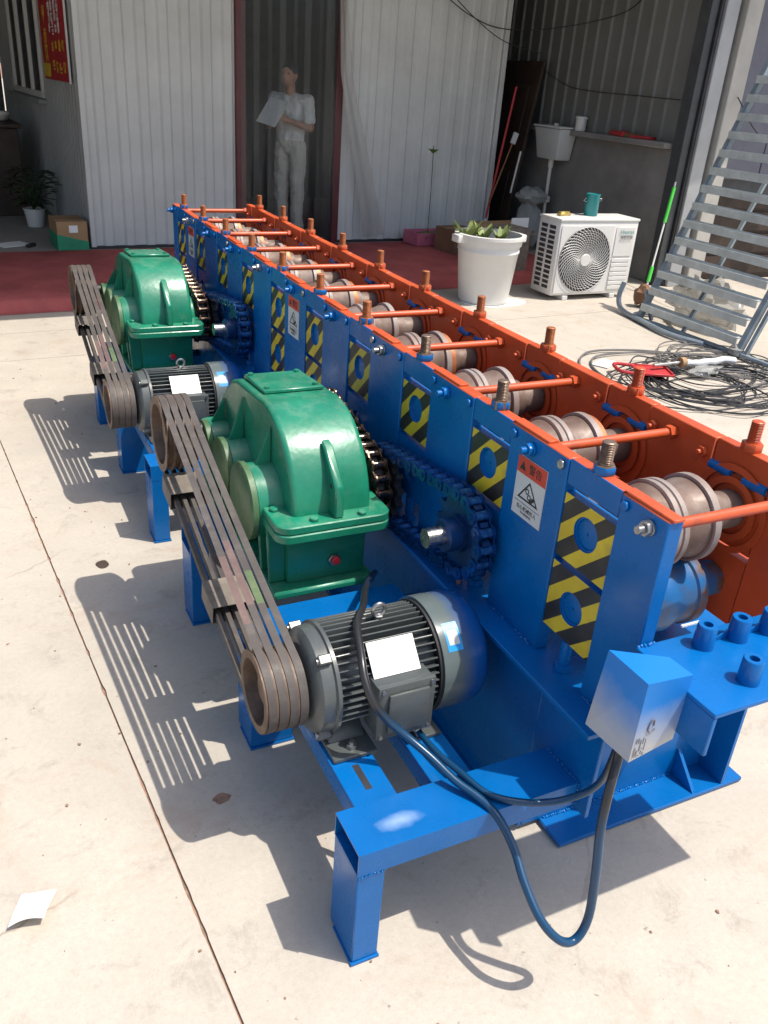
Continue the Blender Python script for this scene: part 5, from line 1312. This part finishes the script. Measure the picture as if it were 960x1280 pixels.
# ------------------------------------------------------------------ sprockets and chains
CP = 0.0445; NT = 15; PR = CP / (2 * sin(pi / NT))
def sprocket_mesh(mat, w=0.022):
    m = MB(); poly = []
    for i in range(NT):
        a = 2 * pi * i / NT
        for da, r in ((-0.5, PR - 0.0125), (-0.28, PR - 0.009), (-0.12, PR + 0.010), (0.12, PR + 0.010), (0.28, PR - 0.009)):
            t = a + da * 2 * pi / NT; poly.append((r * cos(t), r * sin(t)))
    m.prism(poly, 0, -w / 2, w / 2); m.cyl((-0.026, 0, 0), (0.026, 0, 0), 0.05, n=28)
    return m.mesh('sprocket', mat, bevel=0.0, smooth=30)
def link_meshes(mat):
    out = []
    for (off_, hw) in ((0.0, 0.0195), (0.0, 0.0240)):
        m = MB(); r = 0.0185
        for s in (-1, 1):
            poly = []
            for cx, a0 in ((CP / 2, -pi / 2), (-CP / 2, pi / 2)):
                for i in range(7):
                    a = a0 + pi * i / 6; poly.append((cx + r * cos(a), r * sin(a)))
            # waisted plate
            poly.insert(7, (0, r * 0.55)); poly.append((0, -r * 0.55))
            m.prism(poly, 0, s * hw - 0.002, s * hw + 0.002)
        if hw < 0.02 :
            m.mat(1)
            for c_ in (-CP / 2, CP / 2): m.cyl((-hw, c_, 0), (hw, c_, 0), 0.0130, n=12)
        else:
            for c_ in (-CP / 2, CP / 2): m.cyl((-hw - 0.005, c_, 0), (hw + 0.005, c_, 0), 0.0068, n=8)
        out.append(m.mesh('chain_link', [mat, mat.replace('chain', 'roller')], smooth=35))
    return out
LM = {c: link_meshes(c) for c in ('chain_blue', 'chain_brown')}
def chain(x, c1, c2, mat, lab):
    root = thing('roller_chain', lab, 'chain', (x, c1[0], c1[1] - PR), 'roller chains')
    P = tangent_loop(c1, PR, c2, PR, 40, 40)
    pts = [Vector((p[0], p[1])) for p in P]; n = len(pts)
    seg = [(pts[(i + 1) % n] - pts[i]).length for i in range(n)]; L = sum(seg)
    N_ = int(round(L / CP)); N_ += N_ % 2
    def at(s):
        s %= L; i = 0
        while s > seg[i]: s -= seg[i]; i = (i + 1) % n
        return pts[i].lerp(pts[(i + 1) % n], s / max(seg[i], 1e-9))
    for k in range(N_):
        a, b = at(L * k / N_), at(L * (k + 1) / N_); c = (a + b) / 2; d = b - a
        sag = 0
        place('chain_link', LM[mat][k % 2], root, loc=(x, c.x, c.y), rot=Matrix.Rotation(atan2(d.y, d.x), 4, 'X') @ Matrix.Rotation(0.02 * sin(k * 2.1), 4, 'Z'))
    return root
M['sprocket_blue'] = paint('sprocket blue darkened for shade', (0.003, 0.032, 0.12), 0.35, metal=0.2, var=0.4, scale=18)  # blue darkened to stand in for shadow gaps behind the chain links
me_spb, me_spo = sprocket_mesh('sprocket_blue'), sprocket_mesh('dark')
BXc, RXc = -0.045, -0.102
def drive(dy, ywall, yfar, root_red, who):
    oy = OUT_Y + dy
    for (x, y) in ((BXc, ywall), (RXc, yfar)):
        sp_ = place('sprocket', me_spb, mc, loc=(x, y, LZ)); m = MB()
        m.cyl((-0.155, y, LZ), (-0.001, y, LZ), 0.026, n=24); m.build('shaft', 'steel', sp_)
        m = MB(); m.cyl((-0.105, y, LZ), (-0.032, y, LZ), 0.045, n=24); m.build('hub', 'sprocket_blue', sp_, bevel=0.003)
    chain(BXc, (ywall, LZ), (oy, SZ), 'chain_blue', 'blue sprayed roller chain beside the wall behind the %s green reducer' % who)
    chain(RXc, (oy, SZ), (yfar, LZ), 'chain_brown', 'oily brown roller chain tight against the %s green reducer' % who)
for x in (BXc, RXc):
    place('output_sprocket', me_spo, red1, loc=(x, OUT_Y, SZ), rot=Matrix.Rotation(0.1, 4, 'X'))
drive(0, Y0 + PIT, Y0 + 3 * PIT + 0.0, red1, 'near')
drive(RED_DY, Y0 + 6 * PIT, Y0 + 8 * PIT, red1, 'far')
copy_tree(red1, Vector((0, RED_DY, 0)), label='green cast gear reducer with arched cover, the farther one')
copy_tree(mot1, Vector((0, MOT_DY, 0)), label='grey finned electric motor with white nameplate, the farther one')

# orange bits of tape hanging at the sprockets
m = MB(); crumple(m, (-0.055, 0.60, 0.565), (0.006, 0.012, 0.02), 8, 6, 0.5, 2.2); tag(m.build('rag_strip', 'rollring', smooth=30), 'small orange scrap hanging under the near blue sprocket', 'scrap')

# ------------------------------------------------------------------ grey box and power cables
gb = thing('switch_box', 'silver box oversprayed with blue paint at the near end of the table', 'box', (-0.07, -0.08, 0.58))
x0, x1, y0, y1, z0, z1 = -0.112, -0.013, -0.142, -0.02, 0.598, 0.785
m = MB()
vs = [(x0, y0, z0), (x1, y0 - 0.004, z0 + 0.03), (x1, -0.085, z0 + 0.03), (x0 - 0.004, y1 + 0.004, z0 - 0.006), (x0, y0, z1), (x1 + 0.004, y0 - 0.006, z1 - 0.002), (x1 + 0.004, -0.085, z1 - 0.006), (x0 + 0.006, y1 - 0.004, z1 - 0.006)]
m.add(vs, [(0, 1, 5, 4), (1, 2, 6, 5), (2, 3, 7, 6), (3, 0, 4, 7), (4, 5, 6, 7)])
box_o = m.build('carton', 'boxspray', gb, smooth=0)
sol = box_o.modifiers.new('thickness', 'SOLIDIFY'); sol.thickness = 0.002
m = MB(); m.add([(x0, y0, z0), (x0 - 0.004, y1 + 0.004, z0 - 0.006), (x0 + 0.03, (y0 + y1) / 2 + 0.03, z0 - 0.002), (x0 + 0.012, y0 + 0.05, z0 + 0.045)], [(0, 1, 3), (1, 2, 3)]); m.build('torn_flap', 'boxspray', gb, smooth=0)
m = MB(); q = random.Random(4)
for j in range(5):
    for i in range(11):
        if q.random() < 0.8: m.box(x0 + 0.006 + 0.0055 * j, x0 + 0.0078 + 0.0055 * j, y0 - 0.0024, y0 - 0.0012, z0 + 0.012 + 0.0042 * i, z0 + 0.0145 + 0.0042 * i)
M['greyink'] = paint('grey ink', (0.16, 0.16, 0.18), 0.6)
m.build('small_print', 'greyink', gb)['kind'] = 'stuff'
m = MB(); m.tube([(x0 + 0.034 + 0.010 * cos(t) * (0.4 + t / 9), y0 - 0.003, z0 + 0.082 + 0.016 * sin(t)) for t in [0.3 * i for i in range(20)]], 0.0016, 5); m.build('emblem', 'greyink', gb)
pc1 = [(-0.150, 0.90, 0.43), (-0.197, 0.840, 0.452), (-0.258, 0.740, 0.490), (-0.350, 0.560, 0.570), (-0.412, 0.460, 0.595), (-0.440, 0.372, 0.575), (-0.450, 0.325, 0.543), (-0.441, 0.292, 0.503), (-0.408, 0.278, 0.452), (-0.369, 0.250, 0.414),
       (-0.332, 0.200, 0.385), (-0.303, 0.140, 0.362), (-0.271, 0.085, 0.348), (-0.254, 0.035, 0.335), (-0.243, -0.020, 0.295), (-0.248, -0.080, 0.255), (-0.243, -0.140, 0.215), (-0.214, -0.175, 0.180), (-0.175, -0.180, 0.168), (-0.148, -0.175, 0.218), (-0.149, -0.165, 0.342), (-0.150, -0.150, 0.450), (-0.130, -0.130, 0.530), (-0.100, -0.105, 0.575), (-0.085, -0.09, 0.66)]
m = MB(); m.tube(spline(pc1, 8), 0.0095, 10); pcab = tag(m.build('power_cable', 'cablespray'), 'power cable draped over the near motor and looping down to the silver box', 'cable')
pc2 = [(-0.296, 0.330, 0.345), (-0.290, 0.250, 0.346), (-0.273, 0.170, 0.350), (-0.248, 0.090, 0.349), (-0.193, 0.045, 0.347), (-0.125, 0.020, 0.345), (-0.068, -0.005, 0.370), (-0.055, -0.035, 0.429), (-0.070, -0.065, 0.52), (-0.07, -0.08, 0.66)]
m = MB(); m.tube(spline(pc2, 8), 0.008, 10); tag(m.build('power_cable', 'cablespray'), 'second power cable running from the terminal box along the beam to the silver box', 'cable')

# paper on the concrete, small litter
m = MB(); vs = []; fs = []
for i in range(9):
    for j in range(7):
        u, v_ = i / 8, j / 6; z = 0.006 + 0.028 * (1 - v_) * (0.4 + u * 0.6) * sin(pi * min(1, 0.25 + 0.6 * v_)) + (0.012 if j == 0 else 0) * sin(u * 3.1)
        vs.append((-1.238 + 0.075 * u + 0.035 * v_, 0.415 + 0.085 * v_ - 0.015 * u, z))
for i in range(8):
    for j in range(6): fs.append((i * 7 + j, (i + 1) * 7 + j, (i + 1) * 7 + j + 1, i * 7 + j + 1))
m.add(vs, fs); tag(m.build('paper_scrap', 'paper', smooth=60), 'curled white paper scrap on the concrete at the lower left', 'paper')
q = random.Random(31)
for k, (x, y, r0) in enumerate(((-0.30, 0.42, 0.035), (-0.36, 0.33, 0.018), (-0.70, 0.62, 0.022), (-0.25, -0.25, 0.016))):
    m = MB(); vs = []
    for i in range(16):
        a = 2 * pi * i / 16; rr_ = r0 * (1 + 0.45 * mnoise.noise((cos(a) * 1.3 + k * 5, sin(a) * 1.3, k))); vs.append((x + rr_ * cos(a), y + 0.8 * rr_ * sin(a)))
    m.prism(vs, 2, 0.0, 0.0012)
    tag(m.build('oil_drip', 'joint', smooth=0), ['brown oil drip on the concrete under the near motor', 'small brown drip in front of the oil drip under the near motor', 'brown stain on the concrete under the near motor pulley', 'small brown stain on the concrete in front of the hanging cable'][k], 'stain')
q = random.Random(12); m = MB()
for k in range(420):
    x, y = -1.6 + 3.6 * q.random(), -0.4 + 5.0 * q.random(); s = 0.0015 + 0.004 * q.random() ** 3
    crumple(m, (x, y, s * 0.5), (s, s * (0.6 + q.random()), s * 0.6), 5, 3, 0.5, k * 0.37)
tag(m.build('grit', 'joint', smooth=0), 'small grit and crumbs scattered over the concrete', 'grit', kind='stuff')
m = MB(); vs = []
for i in range(18):
    a = 2 * pi * i / 18; rr_ = 0.03 * (1 + 0.3 * mnoise.noise((cos(a), sin(a), 0))); vs.append((-0.795 + rr_ * 0.8 * cos(a), 1.93 + rr_ * sin(a)))
m.prism(vs, 2, 0.0, 0.0015); tag(m.build('oil_spot', 'soil', smooth=0), 'dark oil spot on the concrete left of the belts', 'stain')
